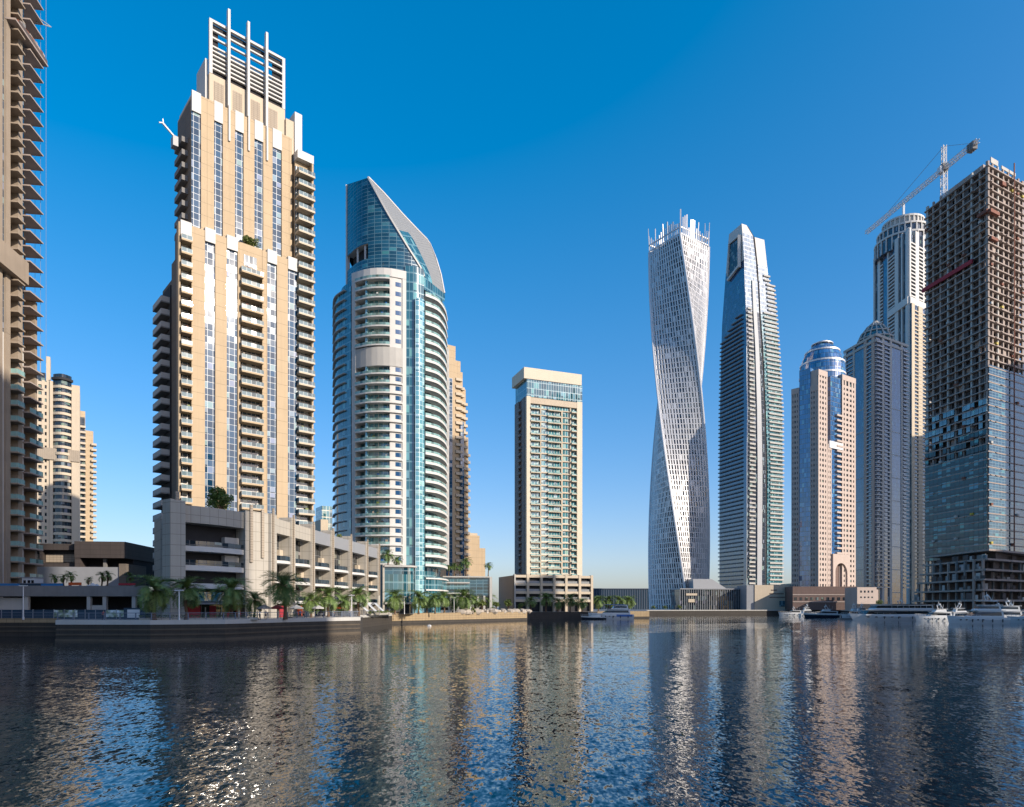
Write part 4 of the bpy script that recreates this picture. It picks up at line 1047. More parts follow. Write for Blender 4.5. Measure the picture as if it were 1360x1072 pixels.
# ---------------------------------------------------------------- pink tower with blue glass dome
def dome_tower():
    T = fac(1050.5, 505, 1.0, 0.0)
    ctr = pt(1092, 512); root = thing('dome_tower', Vector((ctr.x, ctr.y, GZ)), 'pink stone tower with a round blue glass core ending in a dome', 'tower')
    Z = lambda py, d=508: CAMZ + (806 - py) / FPX * d - GZ
    ang = math.atan2(1, 1.45)                                # two main faces, seen about corner on
    def Ff(px, d, a): return Fac(pt(px, d), a)
    def cyl(r, z0, z1, mt, b=None, n=40):
        b = b or MB(); pl = [(r * math.cos(2 * math.pi * i / n), r * math.sin(2 * math.pi * i / n)) for i in range(n)]; b.prism(pl, z0, z1, mt); return b
    rc = 28.5 / FPX * 505
    cyl(rc, 0, Z(492), 'gN').build('glass_core', root)
    d = MB(); n = 36; prof = [(rc, Z(492)), (rc * .97, Z(484)), (rc * .89, Z(476)), (rc * .76, Z(468)), (rc * .6, Z(462)), (rc * .45, Z(458))]
    for (r0, z0), (r1, z1) in zip(prof, prof[1:]):
        for i in range(n):
            a0, a1 = 2 * math.pi * i / n, 2 * math.pi * (i + 1) / n
            d.face([(r0 * math.cos(a0), r0 * math.sin(a0), z0), (r0 * math.cos(a1), r0 * math.sin(a1), z0), (r1 * math.cos(a1), r1 * math.sin(a1), z1), (r1 * math.cos(a0), r1 * math.sin(a0), z1)], 'gN', [(a0 * rc, z0), (a1 * rc, z0), (a1 * rc, z1), (a0 * rc, z1)])
    d.face([(prof[-1][0] * math.cos(2 * math.pi * i / n), prof[-1][0] * math.sin(2 * math.pi * i / n), prof[-1][1]) for i in range(n)], 'gN'); d.build('dome', root)
    d = MB(); cyl(rc * .44, Z(459), Z(456), 'gD', d); cyl(rc * .48, Z(456), Z(455), 'alu', d); cyl(rc * .3, Z(455), Z(452.5), 'alu', d); d.build('lantern', root)
    for py in (500, 484, 468):
        cyl(rc * (1.02 if py == 500 else .985 if py == 484 else .775), Z(py), Z(py) + 1.2, 'alu').build('ring_band', root)
    # wings: pink lattice blocks with stepped tops (left face, centre pier, right block)
    lf = Ff(1050.5, 522, math.atan2(-1, 1.0)); 
    def wing(F, pxa, pxb, y, depth, py, nb, py_steps=()):
        x0, x1 = F.x(pxa, y), F.x(pxb, y); z1 = F.z(py, (pxa + pxb) / 2, y)
        b = MB(); b.box(x0 + .02, x1 - .02, y + .7, y + depth, 0, z1, 'pink'); b.build('wing_body', root, F)
        grid(root, F, x0, x1, y, 0, z1 - 4, nb, 3.7, (x1 - x0) / nb * .45, 1.9, 'pink', 'gD', 0.45, None, 25)
        m = MB(); m.box(x0, x1, y - .15, y + 1, z1 - 4, z1, 'pink'); m.build('wing_top', root, F)
        return x0, x1, z1
    rf = Ff(1087, 478, math.atan2(1, 1.5))
    lf = Ff(1087, 478, math.atan2(-1, 0.9)); 
    wing(lf, 1051, 1061, 0, 9, 516, 3)
    wing(lf, 1076, 1086.5, 0, 9, 512, 3); 
    m = MB(); m.box(lf.x(1061.2), lf.x(1075.8), 0.45, 6, 0, lf.z(490, 1069), 'gN'); m.build('glazing_strip', root, lf)
    wing(rf, 1087, 1099, 0, 9, 492, 3); wing(rf, 1099.3, 1104.5, 0.2, 8, 590, 2); wing(rf, 1118.5, 1136.5, 0.0, 9, 500, 4)
    m = MB(); m.box(rf.x(1104.6), rf.x(1118.4), 0.9, 7, rf.z(745, 1110), rf.z(500, 1110), 'gN'); m.build('glazing_strip', root, rf)
    s, r = balcony(rf.x(1118.3) - rf.x(1110.5), .9, 'pink', 'pink', .4, 0.9, 1.19)
    reps('balcony', root, joined(s, r), rf, [(rf.x(1110.5), 0, rf.z(742, 1112) + 3.7 * k) for k in range(int((rf.z(540, 1112) - rf.z(742, 1112)) / 3.7))], 45)
    zz = rf.z(597, 1112); m = MB(); m.box(rf.x(1101), rf.x(1119), -.5, 1.1, zz, zz + 5, 'alu'); m.build('belt_band', root, rf)
    # arched portal
    xa, xb = rf.x(1104.5), rf.x(1127); zt = rf.z(737, 1115); cx, w = (rf.x(1107) + rf.x(1123.5)) / 2, (rf.x(1123.5) - rf.x(1107)) / 2
    zs = zt - 6 - w; m = MB(); arc = [(cx + w * math.cos(math.pi * i / 14), zs + w * math.sin(math.pi * i / 14)) for i in range(15)]
    for (xq, zq), (xr, zr) in zip(arc, arc[1:]):
        m.face([(xr, -1.2, zr), (xq, -1.2, zq), (xq, -1.2, zt), (xr, -1.2, zt)], 'pink'); m.face([(xq, -1.2, zq), (xr, -1.2, zr), (xr, 2.5, zr), (xq, 2.5, zq)][::-1], 'pink')
    m.box(xa, cx - w, -1.2, 2.5, 0, zt, 'pink'); m.box(cx + w, xb, -1.2, 2.5, 0, zt, 'pink'); m.box(xa, xb, -1.19, 2.5, zt - .02, zt + .3, 'pink')
    m.build('arched_portal', root, rf)
    m = MB(); m.box(cx - w, cx + w, 2.0, 2.5, 0, zt - 1, 'brown'); m.build('portal_recess', root, rf)
    for f in (-.45, 0.35):
        m = MB(); m.box(cx + w * f - .8, cx + w * f + .8, 1.6, 2.29, 0, zs + w * .75, 'pink'); m.build('portal_pier', root, rf)

# ---------------------------------------------------------------- blue-grey tower with a ribbed cupola
def cupola_tower():
    P0 = pt(1163, 605); root = thing('cupola_tower', Vector((P0.x, P0.y, GZ)), 'blue grey tower with pale piers, dark glass strips and a ribbed octagonal cupola', 'tower')
    Lf = Fac(pt(1121, 648), math.atan2(605 - 648, P0.x - pt(1121, 648).x)); Rf = Fac(P0, math.atan2(0.62, 1))
    X = Lf.x; zt = Lf.z(444, 1160); lL = (P0 - Lf.o).length; lR = Rf.x(1205)
    body = MB(); q = [Vector((0, 0, 0)), Rf.ux * lR, Rf.ux * lR + Lf.o - P0, Lf.o - P0]
    cc = (q[0] + q[2]) / 2; body.prism([(cc.x + (v.x - cc.x) * .97, cc.y + (v.y - cc.y) * .97) for v in q], 0, zt, 'gB'); body.build('body', root)
    fh = 3.6; n = int(zt / fh)
    def strip(F, a, c, y0, y1, mt, nm, z1=None):
        m = MB(); m.box(F.x(a), F.x(c), y0, y1, 0, z1 or zt, mt); m.build(nm, root, F)
    strip(Lf, 1121.2, 1124, -.4, 1.2, 'alu', 'pier'); strip(Lf, 1133, 1135.4, -.4, 1.2, 'offwhite', 'pier'); strip(Lf, 1135.5, 1147.5, -.15, 1.2, 'gB', 'glazing_strip', zt - 8); strip(Lf, 1147.6, 1151.3, -.4, 1.2, 'pink', 'pier'); strip(Lf, 1157.8, 1161, -.4, 1.2, 'pink', 'pier')
    strip(Rf, 1171.2, 1174, -.4, 1.2, 'offwhite', 'pier'); strip(Rf, 1181.3, 1184, -.5, 1.2, 'offwhite', 'pier'); strip(Rf, 1184.1, 1196, -.15, 1.2, 'gB', 'glazing_strip', zt - 6); strip(Rf, 1196.1, 1198.5, -.5, 1.2, 'offwhite', 'pier')
    for F, a, c, d, mt in ((Lf, 1124.1, 1132.9, .5, 'offwhite'), (Lf, 1151.4, 1157.7, .6, 'offwhite'), (Rf, 1163.3, 1171.1, 1.3, 'offwhite'), (Rf, 1174.1, 1181.2, .8, 'offwhite'), (Rf, 1198.6, 1206, 1.2, 'offwhite')):
        s, r = balcony(F.x(c) - F.x(a), d, 'alu', 'gC', .45, .8, 1.0)
        reps('balcony', root, joined(s, r), F, [(F.x(a), 0, 20 + fh * k) for k in range(n - 6)], 20)
    for F, a, c in ((Lf, 1121, 1161.5), (Rf, 1163, 1205.5)):
        for z in (zt - 2.4, zt - 7.5):
            m = MB(); m.box(F.x(a), F.x(c), -.75, 1, z, z + 2.2, 'offwhite'); m.build('cornice', root, F)
    for F, a, c in ((Lf, 1135.5, 1147.5), (Rf, 1184, 1196)):
        s = MB(); s.box(F.x(a), F.x(c), -.3, -.16, 0, .7, 'offwhite'); reps('spandrel', root, s, F, [(0, 0, 15 + 21 * k) for k in range(9)])
    # cupola
    ctr = cc; N8 = 16
    def ring(r, z): return [Vector((ctr.x + r * math.cos(2 * math.pi * i / N8), ctr.y + r * math.sin(2 * math.pi * i / N8), z)) for i in range(N8)]
    rb = 15.5; prof = [(rb, zt), (rb * .97, zt + 7), (rb * .8, zt + 13), (rb * .5, zt + 19), (rb * .14, zt + 24)]
    m = MB()
    for (r0, z0), (r1, z1) in zip(prof, prof[1:]):
        a, b = ring(r0 * .93, z0), ring(r1 * .93, z1)
        for i in range(N8): m.face([a[i], a[(i + 1) % N8], b[(i + 1) % N8], b[i]], 'gT')
    m.face(ring(prof[-1][0], prof[-1][1]), 'alu'); m.build('cupola', root)
    for i in range(N8):
        m = MB()
        for (r0, z0), (r1, z1) in zip(prof, prof[1:]): m.bar(ring(r0, z0)[i], ring(r1, z1)[i], 0.9, 'offwhite')
        m.build('cupola_rib', root)
    for r0, z0 in prof:
        m = MB(); a, b = ring(r0 * 1.02, z0), ring(r0 * .92, z0)
        for i in range(N8): j = (i + 1) % N8; m.hexa([b[i], a[i], a[j], b[j]], [v + Vector((0, 0, .9)) for v in (b[i], a[i], a[j], b[j])], 'offwhite')
        m.build('cupola_ring', root)

# ---------------------------------------------------------------- tallest pale tower at the back
def stepped_skyscraper():
    P0 = pt(1207, 680); root = thing('stepped_skyscraper', Vector((P0.x, P0.y, GZ)), 'tallest white skyscraper with a stepped drum crown behind the building site', 'tower')
    LF = Fac(pt(1160.5, 744), math.atan2(680 - 744, P0.x - pt(1160.5, 744).x)); RF = Fac(P0, math.atan2(.66, 1))
    zt = LF.z(318, 1190); lR = RF.x(1240)
    q = [Vector((0, 0, 0)), RF.ux * lR, RF.ux * lR + LF.o - P0, LF.o - P0]; cc = (q[0] + q[2]) / 2
    body = MB(); body.prism([(cc.x + (v.x - cc.x) * .965, cc.y + (v.y - cc.y) * .965) for v in q], 0, zt, 'gC'); body.build('body', root)
    zs = LF.z(402, 1200)
    def strip(F, a, c, y0, y1, mt, nm, z0=0, z1=None):
        m = MB(); m.box(F.x(a), F.x(c), y0, y1, z0, z1 or zt, mt); m.build(nm, root, F)
    z_l = LF.z(340, 1165)
    for a, c in ((1160.6, 1162.2), (1166.5, 1169.5), (1179, 1180.5), (1189, 1193.5), (1197.5, 1199), (1203.5, 1206.9)):
        strip(LF, a, c, -.7, 1.8, 'white', 'pier', 0, zt if a > 1166 else z_l)
    strip(LF, 1173.5, 1178.9, -.2, 1.7, 'gB', 'glazing_strip', 0, zt - 8)
    for a, c in ((1207.1, 1209), (1215, 1219.5), (1225, 1227)): strip(RF, a, c, -.8, 1.8, 'white', 'pier')
    fh = 3.8; n = int(zt / fh)
    for F, a, c, k0 in ((LF, 1180.6, 1188.9, 55), (LF, 1169.6, 1173.4, 70), (RF, 1209.1, 1214.9, 18), (RF, 1219.6, 1233, 18)):
        s, r = balcony(F.x(c) - F.x(a), .9, 'white', 'white', .5, .9, 1.5)
        reps('balcony', root, joined(s, r), F, [(F.x(a), 0, fh * k) for k in range(k0, n - 2)], 25)
    for F, a, c in ((LF, 1180, 1207.2), (RF, 1207, 1234)):
        m = MB(); m.box(F.x(a), F.x(c), -1.6, 1, zs - 5, zs + 2, 'white'); m.build('belt_band', root, F)
    m = MB(); m.box(RF.x(1207.5), RF.x(1242), -2.2, 1, 0, zs - 5, 'gC'); 
    m.build('lower_front', root, RF)
    for a, c in ((1207.2, 1211), (1216, 1221.5), (1226.5, 1229.5)):
        strip(RF, a, c, -2.9, -2.2, 'cream', 'pier', 0, zs - 5)
    s, r = balcony(RF.x(1236) - RF.x(1211), .7, 'cream', 'cream', .4, .8, 0)
    reps('balcony', root, joined(s, r), RF, [(RF.x(1211.1), -2.2, fh * k) for k in range(8, int((zs - 6) / fh))], 70)
    # drum crown in steps
    N_ = 28
    def ring(r, z): return [Vector((cc.x + r * math.cos(2 * math.pi * i / N_), cc.y + r * math.sin(2 * math.pi * i / N_), z)) for i in range(N_)]
    Zc = lambda py: CAMZ + (806 - py) / FPX * 704 - GZ
    for (r, a, c, mt, nm) in ((26.5, 328, 310, 'gC', 'crown_drum'), (24, 310, 297, 'gC', 'crown_drum'), (19, 297, 284, 'offwhite', 'crown_drum')):
        m = MB(); m.prism([(v.x, v.y) for v in ring(r, 0)], Zc(a), Zc(c), mt); m.build(nm, root)
        m = MB(); A_, B_ = ring(r + 1.2, Zc(c)), ring(r - 1, Zc(c))
        for i in range(N_): j = (i + 1) % N_; m.hexa([B_[i], A_[i], A_[j], B_[j]], [v + Vector((0, 0, 1.8)) for v in (B_[i], A_[i], A_[j], B_[j])], 'white')
        m.build('crown_cornice', root)
        f = MB(); f.box(-.55, .55, -.55, .55, 0, Zc(c) - Zc(a), 'white'); fm = f.mesh('crown_fin')
        for i in range(N_):
            v = ring(r + .5, Zc(a))[i]; put(fm, 'crown_fin', root, None, v, 2 * math.pi * i / N_)
    m = MB(); prof = [(19, 284), (15, 280), (8, 278)]
    for (r0, p0), (r1, p1) in zip(prof, prof[1:]):
        a, b = ring(r0, Zc(p0)), ring(r1, Zc(p1))
        for i in range(N_): m.face([a[i], a[(i + 1) % N_], b[(i + 1) % N_], b[i]], 'offwhite')
    m.face(ring(8, Zc(278)), 'offwhite'); m.build('crown_cap', root)
    m = MB(); x = cc + Vector((0.5, 0, 0)); m.bar((x.x, x.y, Zc(279)), (x.x, x.y, Zc(254)), 2.0, 'gel'); m.build('spire', root)

# ---------------------------------------------------------------- tower under construction
def site_tower():
    P0 = pt(1312, 300); ld = Vector((-0.17, 1, 0)); rd = Vector((1.84, 1, 0)).normalized()
    k = (1229.5 - CX) / FPX; t = (P0.x - k * P0.y) / (k * ld.y - ld.x); LP = P0 + ld * t
    LF = Fac(LP, math.atan2(P0.y - LP.y, P0.x - LP.x)); RF = Fac(P0, math.atan2(rd.y, rd.x))
    root = thing('concrete_frame_tower', Vector((P0.x, P0.y, GZ)), 'huge raw concrete tower under construction with open floors and a red net band', 'tower')
    zt = LF.z(213, 1312); lL = (P0 - LP).length; lR = 31.0
    q = [P0 - P0, RF.ux * lR, RF.ux * lR + (LP - P0), LP - P0]; cc = (q[0] + q[2]) / 2
    def rhomb(s, ox=0): return [(cc.x + (v.x - cc.x) * s, cc.y + (v.y - cc.y) * s) for v in q]
    z0 = LF.z(735, 1290); fh = 3.42; n = int((zt - z0) / fh)
    core = MB(); core.prism(rhomb(.88), 0, zt - 2, 'block', 'rawconc'); core.build('core_walls', root)
    slab = MB(); slab.prism(rhomb(1.035), -.3, .2, 'rawconc'); sm = slab.mesh('floor_slab')
    for i in range(n + 1):
        put(sm, 'floor_slab', root, None, (0, 0, z0 + fh * i))
    # column lines
    for F, l, m_ in ((LF, lL, 8), (RF, lR, 7)):
        for i in range(m_ + 1):
            x = l * i / m_; w = .85 if i not in (0, m_) else 1.3
            c = MB(); c.box(min(max(x - w / 2, 0), l - w), min(max(x + w / 2, w), l), 0.1, .9, z0 - 14, zt, 'rawconc' if (i + (F is RF)) % 3 else 'offwhite'); c.build('column', root, F)
    rnd = random.Random(11)
    return root, LF, RF, lL, lR, z0, zt, fh, n, rhomb, rnd, P0

def site_tower_fill():
    root, LF, RF, lL, lR, z0, zt, fh, n, rhomb, rnd, P0 = site_tower()
    for F, l, m_ in ((LF, lL, 8), (RF, lR, 7)):
        inf = MB(); stub = MB(); jut = []
        for kf in range(n):
            z = z0 + fh * kf + .165; h = fh - .40
            for i in range(m_):
                a, c = l * i / m_ + .48, l * (i + 1) / m_ - .48
                r = rnd.random(); yy = rnd.choice((.35, .9, 1.5))
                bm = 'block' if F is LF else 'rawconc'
                if r < .5: inf.box(a, a + (c - a) * rnd.choice((.35, .5, .62)), yy, yy + .25, z, z + h, bm)
                elif r < .72: inf.box(a, c, yy, yy + .25, z, z + 1.1, bm); inf.box(a, a + .9, yy + .01, yy + .25, z + 1.1, z + h, bm)
                elif r < .86: inf.box(a + .2, c - .2, 1.3, 1.6, z, z + h, rnd.choice(('block', 'conc', 'rawconc')))
                if rnd.random() < .2: stub.box(a, a + rnd.uniform(.8, 2.2), -.95, .1, z - .36, z - .05, 'rawconc')
                if rnd.random() < .035: jut.append((a, z))
        inf.build('infill_wall', root, F)['kind'] = 'stuff'; stub.build('balcony_stub', root, F)['kind'] = 'stuff'
        for a, z in jut:
            m = MB(); m.box(a, a + 1.6, -1.2, .25, z - .02, z + .95, rnd.choice(('rust', 'offwhite', 'rust', 'yellow'))); m.build('loading_platform', root, F)
    # red net band and rust coloured platforms
    zr = LF.z(352, 1290); m = MB(); m.box(-1, lL * .80, -1.3, -.55, zr, zr + 1.9, 'red'); m.build('safety_net', root, LF)
    zr = LF.z(285, 1310)
    m = MB(); m.box(lL - 4, lL + 1.2, -1.8, -.5, zr, zr + 1.4, 'rust'); m.build('platform', root, LF)
    m = MB(); m.box(-1.3, 6, -1.9, -.5, zr - .3, zr + 1.2, 'rust'); m.build('platform', root, RF)
    zr = LF.z(320, 1310); m = MB(); m.box(-.5, 5, -1.8, -.5, zr - .3, zr + .9, 'rust'); m.build('platform', root, RF)
    m = MB(); m.box(9, 12, -1.6, -.5, RF.z(255, 1340), RF.z(255, 1340) + 1.6, 'rust'); m.build('platform', root, RF)
    # glazing already hung on the lower floors
    rg = random.Random(5); zg = LF.z(612, 1260); z1 = LF.z(545, 1260)
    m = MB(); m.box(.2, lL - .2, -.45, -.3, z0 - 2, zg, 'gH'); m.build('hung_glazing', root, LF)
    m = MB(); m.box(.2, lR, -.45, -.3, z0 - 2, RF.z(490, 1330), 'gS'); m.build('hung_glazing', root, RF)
    kz = 0
    while zg + kz * fh < z1:
        for i in range(16):
            if rg.random() < .66 - kz * .02:
                a = lL * i / 16; b = MB(); b.box(a + .1, a + lL / 16 - .1, -.45, -.3, zg + kz * fh + .3, zg + (kz + 1) * fh - .4, 'gT' if kz > 2 else 'gH'); b.build('glass_panel', root, LF)
        kz += 1
    # roof edge upstands and hoist mast
    m = MB(); m.prism(rhomb(.7), zt, zt + 3.2, 'rawconc'); m.build('roof_house', root)
    m = MB(); m.box(3, 9, .2, .6, zt + .2, zt + 2.6, 'offwhite'); m.box(12, 24, .2, .6, zt + .2, zt + 1.6, 'offwhite'); m.build('roof_upstand', root, RF)
    m = MB(); x = RF.x(1342.5); m.bar((x, -1.4, 0), (x, -1.4, zt + 4), .4, 'rust', .4); m.build('hoist_mast', root, RF)
    # podium frame, stepping out towards the water
    r2 = thing('concrete_frame_podium', Vector((P0.x - 6, P0.y - 16, GZ)), 'unfinished concrete podium of open decks at the foot of the building site tower', 'building')
    Pf = Fac(pt(1206, 322), math.atan2(-52, pt(1300, 270).x - pt(1206, 322).x)); lp = (pt(1300, 270) - pt(1206, 322)).length
    Pr = Fac(pt(1300, 270), math.atan2(.5, 1)); 
    lv = [0.9, 5.0, 9.2, 13.4, 17.4, 21.6, 25.4]
    for i, z in enumerate(lv):
        ins = i * .9
        a = Pf.w(ins * 1.2, ins * .8) ; b = Pf.w(lp - ins * .4, ins * 1.0); c = Pr.w(62, ins); d = Pr.w(62, 40); e = Pf.w(ins * 1.2, 30)
        m = MB(); m.prism([((v - r2.location).x, (v - r2.location).y) for v in (a, b, c, d, e)], z - .5, z + (.25 if i else .1), 'rawconc'); m.build('deck', r2)
        if i:
            m = MB(); m.prism([((v - r2.location).x, (v - r2.location).y) for v in (Pf.w(ins * 1.2 + 2, ins + 4.5), Pf.w(lp - 9, ins + 7), Pr.w(61, 13), Pr.w(61, 38), Pf.w(10, 29))], lv[i - 1] + .3, z - .51, 'block'); m.build('inner_wall', r2)
    rn = random.Random(2)
    for F, l in ((Pf, lp), (Pr, 60)):
        for i in range(9):
            m = MB(); x = l * (i + .4) / 9; m.box(x, x + .8, 3.2, 4.0, 0, lv[-2 if i > 1 else 3], rn.choice(('rawconc', 'conc'))); m.build('column', r2, F)
        for i in range(34):
            kx = rn.randrange(1, 6); x = rn.uniform(2, l - 4); w = rn.uniform(1, 3.5)
            m = MB(); m.box(x, x + w, kx * 1.0 + .1, kx + .4, lv[kx] + .26, lv[kx] + rn.uniform(1.2, 3.2), rn.choice(('conc', 'metal', 'offwhite', 'block', 'louvre', 'block'))); m.build('board', r2, F)

# ---------------------------------------------------------------- tower crane
def tower_crane():
    b = pt(1252, 328); base = Vector((b.x + .6, b.y, GZ)); root = thing('tower_crane', base, 'white lattice tower crane with a long level jib above the building site', 'crane')
    zj = CAMZ + (806 - 224) / FPX * 328 - GZ; d = Vector((-0.145, 1, 0)).normalized(); s = d.cross(Vector((0, 0, 1)))
    def lattice(m, p, q, w, nb, br, ups):
        (u, v) = ups
        cs = [u * i * w / 2 + v * j * w / 2 for i, j in ((-1, -1), (1, -1), (1, 1), (-1, 1))]
        for c in cs: m.bar(p + c, q + c, br, 'gel')
        for k in range(nb):
            a, e = p.lerp(q, k / nb), p.lerp(q, (k + 1) / nb)
            for i in range(4):
                c0, c1 = cs[i], cs[(i + 1) % 4]
                m.bar(a + (c0 if k % 2 else c1), e + (c1 if k % 2 else c0), br * .7, 'gel')
    up = Vector((0, 0, 1))
    m = MB(); lattice(m, Vector((0, 0, 120)), Vector((0, 0, zj - 1)), 2.0, 34, .34, (Vector((1, 0, 0)), Vector((0, 1, 0)))); m.build('mast', root)
    m = MB(); lattice(m, up * (zj + 2) , up * (zj + 11), 1.5, 5, .3, (Vector((1, 0, 0)), Vector((0, 1, 0)))); m.build('apex', root)
    m = MB(); lattice(m, up * zj + d * 1.5, up * zj + d * 57, 1.5, 34, .26, (s, up)); m.build('jib', root)
    m = MB(); lattice(m, up * zj - d * 1.5, up * zj - d * 20, 1.6, 11, .28, (s, up)); m.build('counter_jib', root)
    m = MB(); c = up * zj - d * 18.5
    for k in range(3): p = c + d * k * 1.3; m.hexa([p + s * 1.2 - up * 2.6, p - s * 1.2 - up * 2.6, p - s * 1.2 - up * 2.6 + d, p + s * 1.2 - up * 2.6 + d], [p + s * 1.2 + up * 1.0, p - s * 1.2 + up, p - s * 1.2 + up + d, p + s * 1.2 + up + d], 'conc')
    m.build('counterweight', root)
    m = MB(); m.box(-2.6, -1.0, -1.2, 1.2, zj - 2.2, zj + .6, 'gel'); m.box(-1.4, 1.4, -1.4, 1.4, zj - 1.5, zj + 2, 'conc'); m.build('cab', root)
    for e in (up * (zj + .8) + d * 42, up * (zj + .8) - d * 17):
        m = MB(); m.bar(up * (zj + 10.8), e, .14, 'metal'); m.build('tie_rod', root)

# ---------------------------------------------------------------- low buildings on the far shore
def far_low():
    F_ = fac(786, 620, 1, 0.02); root = thing('long_shed', F_.w(0), 'long low slate blue shed with ribbed walls across the far water', 'building')
    x1 = F_.x(868); zt = F_.z(782.5, 820); b = MB(); b.box(0, x1, .3, 60, 0, zt, 'navy'); b.build('body', root, F_)
    rb = MB(); rb.box(0, .5, 0, .3, 0, zt - .4, 'bluemetal'); reps('wall_rib', root, rb, F_, [(x1 * i / 26, 0, 0) for i in range(26)])
    m = MB(); m.box(-.3, x1 + .3, -.3, 60.3, zt, zt + .7, 'bluemetal'); m.build('roof', root, F_)
    F_ = fac(903, 500, 1, 0.10); root = thing('dark_glass_block', F_.w(0), 'long low dark glass block with a sloping metal roof between the twisted and tapered towers', 'building')
    x1 = F_.x(992); zt = F_.z(783, 950)
    b = MB(); b.box(0.2, x1, .4, 20, 0, zt, 'gD'); b.build('body', root, F_)
    rb = MB(); rb.box(0, .35, 0, .4, 0, zt, 'metal'); reps('mullion', root, rb, F_, [(x1 * i / 30, 0, 0) for i in range(30)])
    m = MB(); m.box(0, x1, -.3, 20, zt, zt + .8, 'metal'); m.build('roof_edge', root, F_)
    xa, xb, xc = F_.x(921, 6), F_.x(946, 6), F_.x(965, 6); z2 = F_.z(769, 935, 6)
    m = MB(); m.hexa([(xa, 6, zt + .8), (xc, 6, zt + .8), (xc, 18, zt + .8), (xa, 18, zt + .8)], [(xa, 7, z2), (xb, 7, z2), (xb, 18, z2), (xa, 18, z2)], 'metal'); m.build('sloping_roof', root, F_)
    for px, py, w, h in ((911, 791, 14, 1.6), (914, 800, 8, 2.4)):
        m = MB(); x = F_.x(px); m.box(x, x + w * .6, -.5, -.05, F_.z(py, px), F_.z(py, px) + h, 'cream'); m.build('sign_panel', root, F_)
    F_ = fac(992, 492, 1, 0.06); root = thing('beige_pavilion', F_.w(0), 'plain sunlit beige cube by the water with a dark window at its corner', 'building')
    x1 = F_.x(1053); zt = F_.z(777, 1030)
    b = MB(); b.box(0, x1 * .17, .5, 18, 0, zt - .2, 'metal'); b.box(x1 * .17, x1, 0, 18, 0, zt, 'cream'); b.box(x1 - .7, x1 + .1, -.3, 18, 0, zt + 1.2, 'cream'); b.build('body', root, F_)
    m = MB(); m.box(F_.x(1035), F_.x(1050), -.08, .3, 2.4, 6.6, 'gT'); m.build('window', root, F_)
    for i, (a, c) in enumerate(((1024, 1032), (1022, 1040), (1022, 1044))):
        z = zt - 4.2 - i * 2.6; m = MB(); x = F_.x(a); xe = F_.x(c); rr = random.Random(i)
        while x < xe: w = rr.uniform(.4, .9); m.box(x, x + w, -.12, -.003, z, z + .85, 'brown'); x += w + .25
        m.build('wall_lettering', root, F_)
    F_ = fac(1053, 478, 1, -0.05); root = thing('brown_podium', F_.w(0), 'long low brown stone podium in front of the pink dome tower', 'building')
    x1 = F_.x(1139); zt = F_.z(779, 1090); b = MB(); b.box(0, x1, .3, 22, 0, zt, 'brown'); b.build('body', root, F_)
    for z in (5.5, 10.5):
        m = MB(); m.box(0, x1, 0, .3, z, z + .6, 'pink'); m.build('string_course', root, F_)
    for i in range(12):
        m = MB(); x = x1 * (i + .3) / 12; m.box(x, x + 1.8, .2, .297, 6.8, 9.0, 'gD'); m.build('window', root, F_)
    F_ = fac(1138.5, 452, 1, .1); root = thing('pink_pavilion', F_.w(0), 'small sunlit pink stone pavilion with a row of small windows behind the boats', 'building')
    x1 = F_.x(1167); zt = F_.z(780, 1150); b = MB(); b.box(0, x1 - 1.5, 0, 14, 0, zt, 'pink'); b.box(x1 - 1.5, x1, .4, 14, 0, zt - 1.5, 'pink'); b.build('body', root, F_)
    for i in range(4):
        m = MB(); x = 2.2 + i * 2.6; m.box(x, x + 1.1, -.1, .2, zt - 3.6, zt - 2.2, 'gD'); m.build('window', root, F_)
        m = MB(); m.box(x, x + 1.1, -.1, .2, zt - 7.2, zt - 6.2, 'gD'); m.build('window', root, F_)
    m = MB(); m.box(-.3, x1, -.3, .4, .8, 4.2, 'dark'); m.build('awning_recess', root, F_)

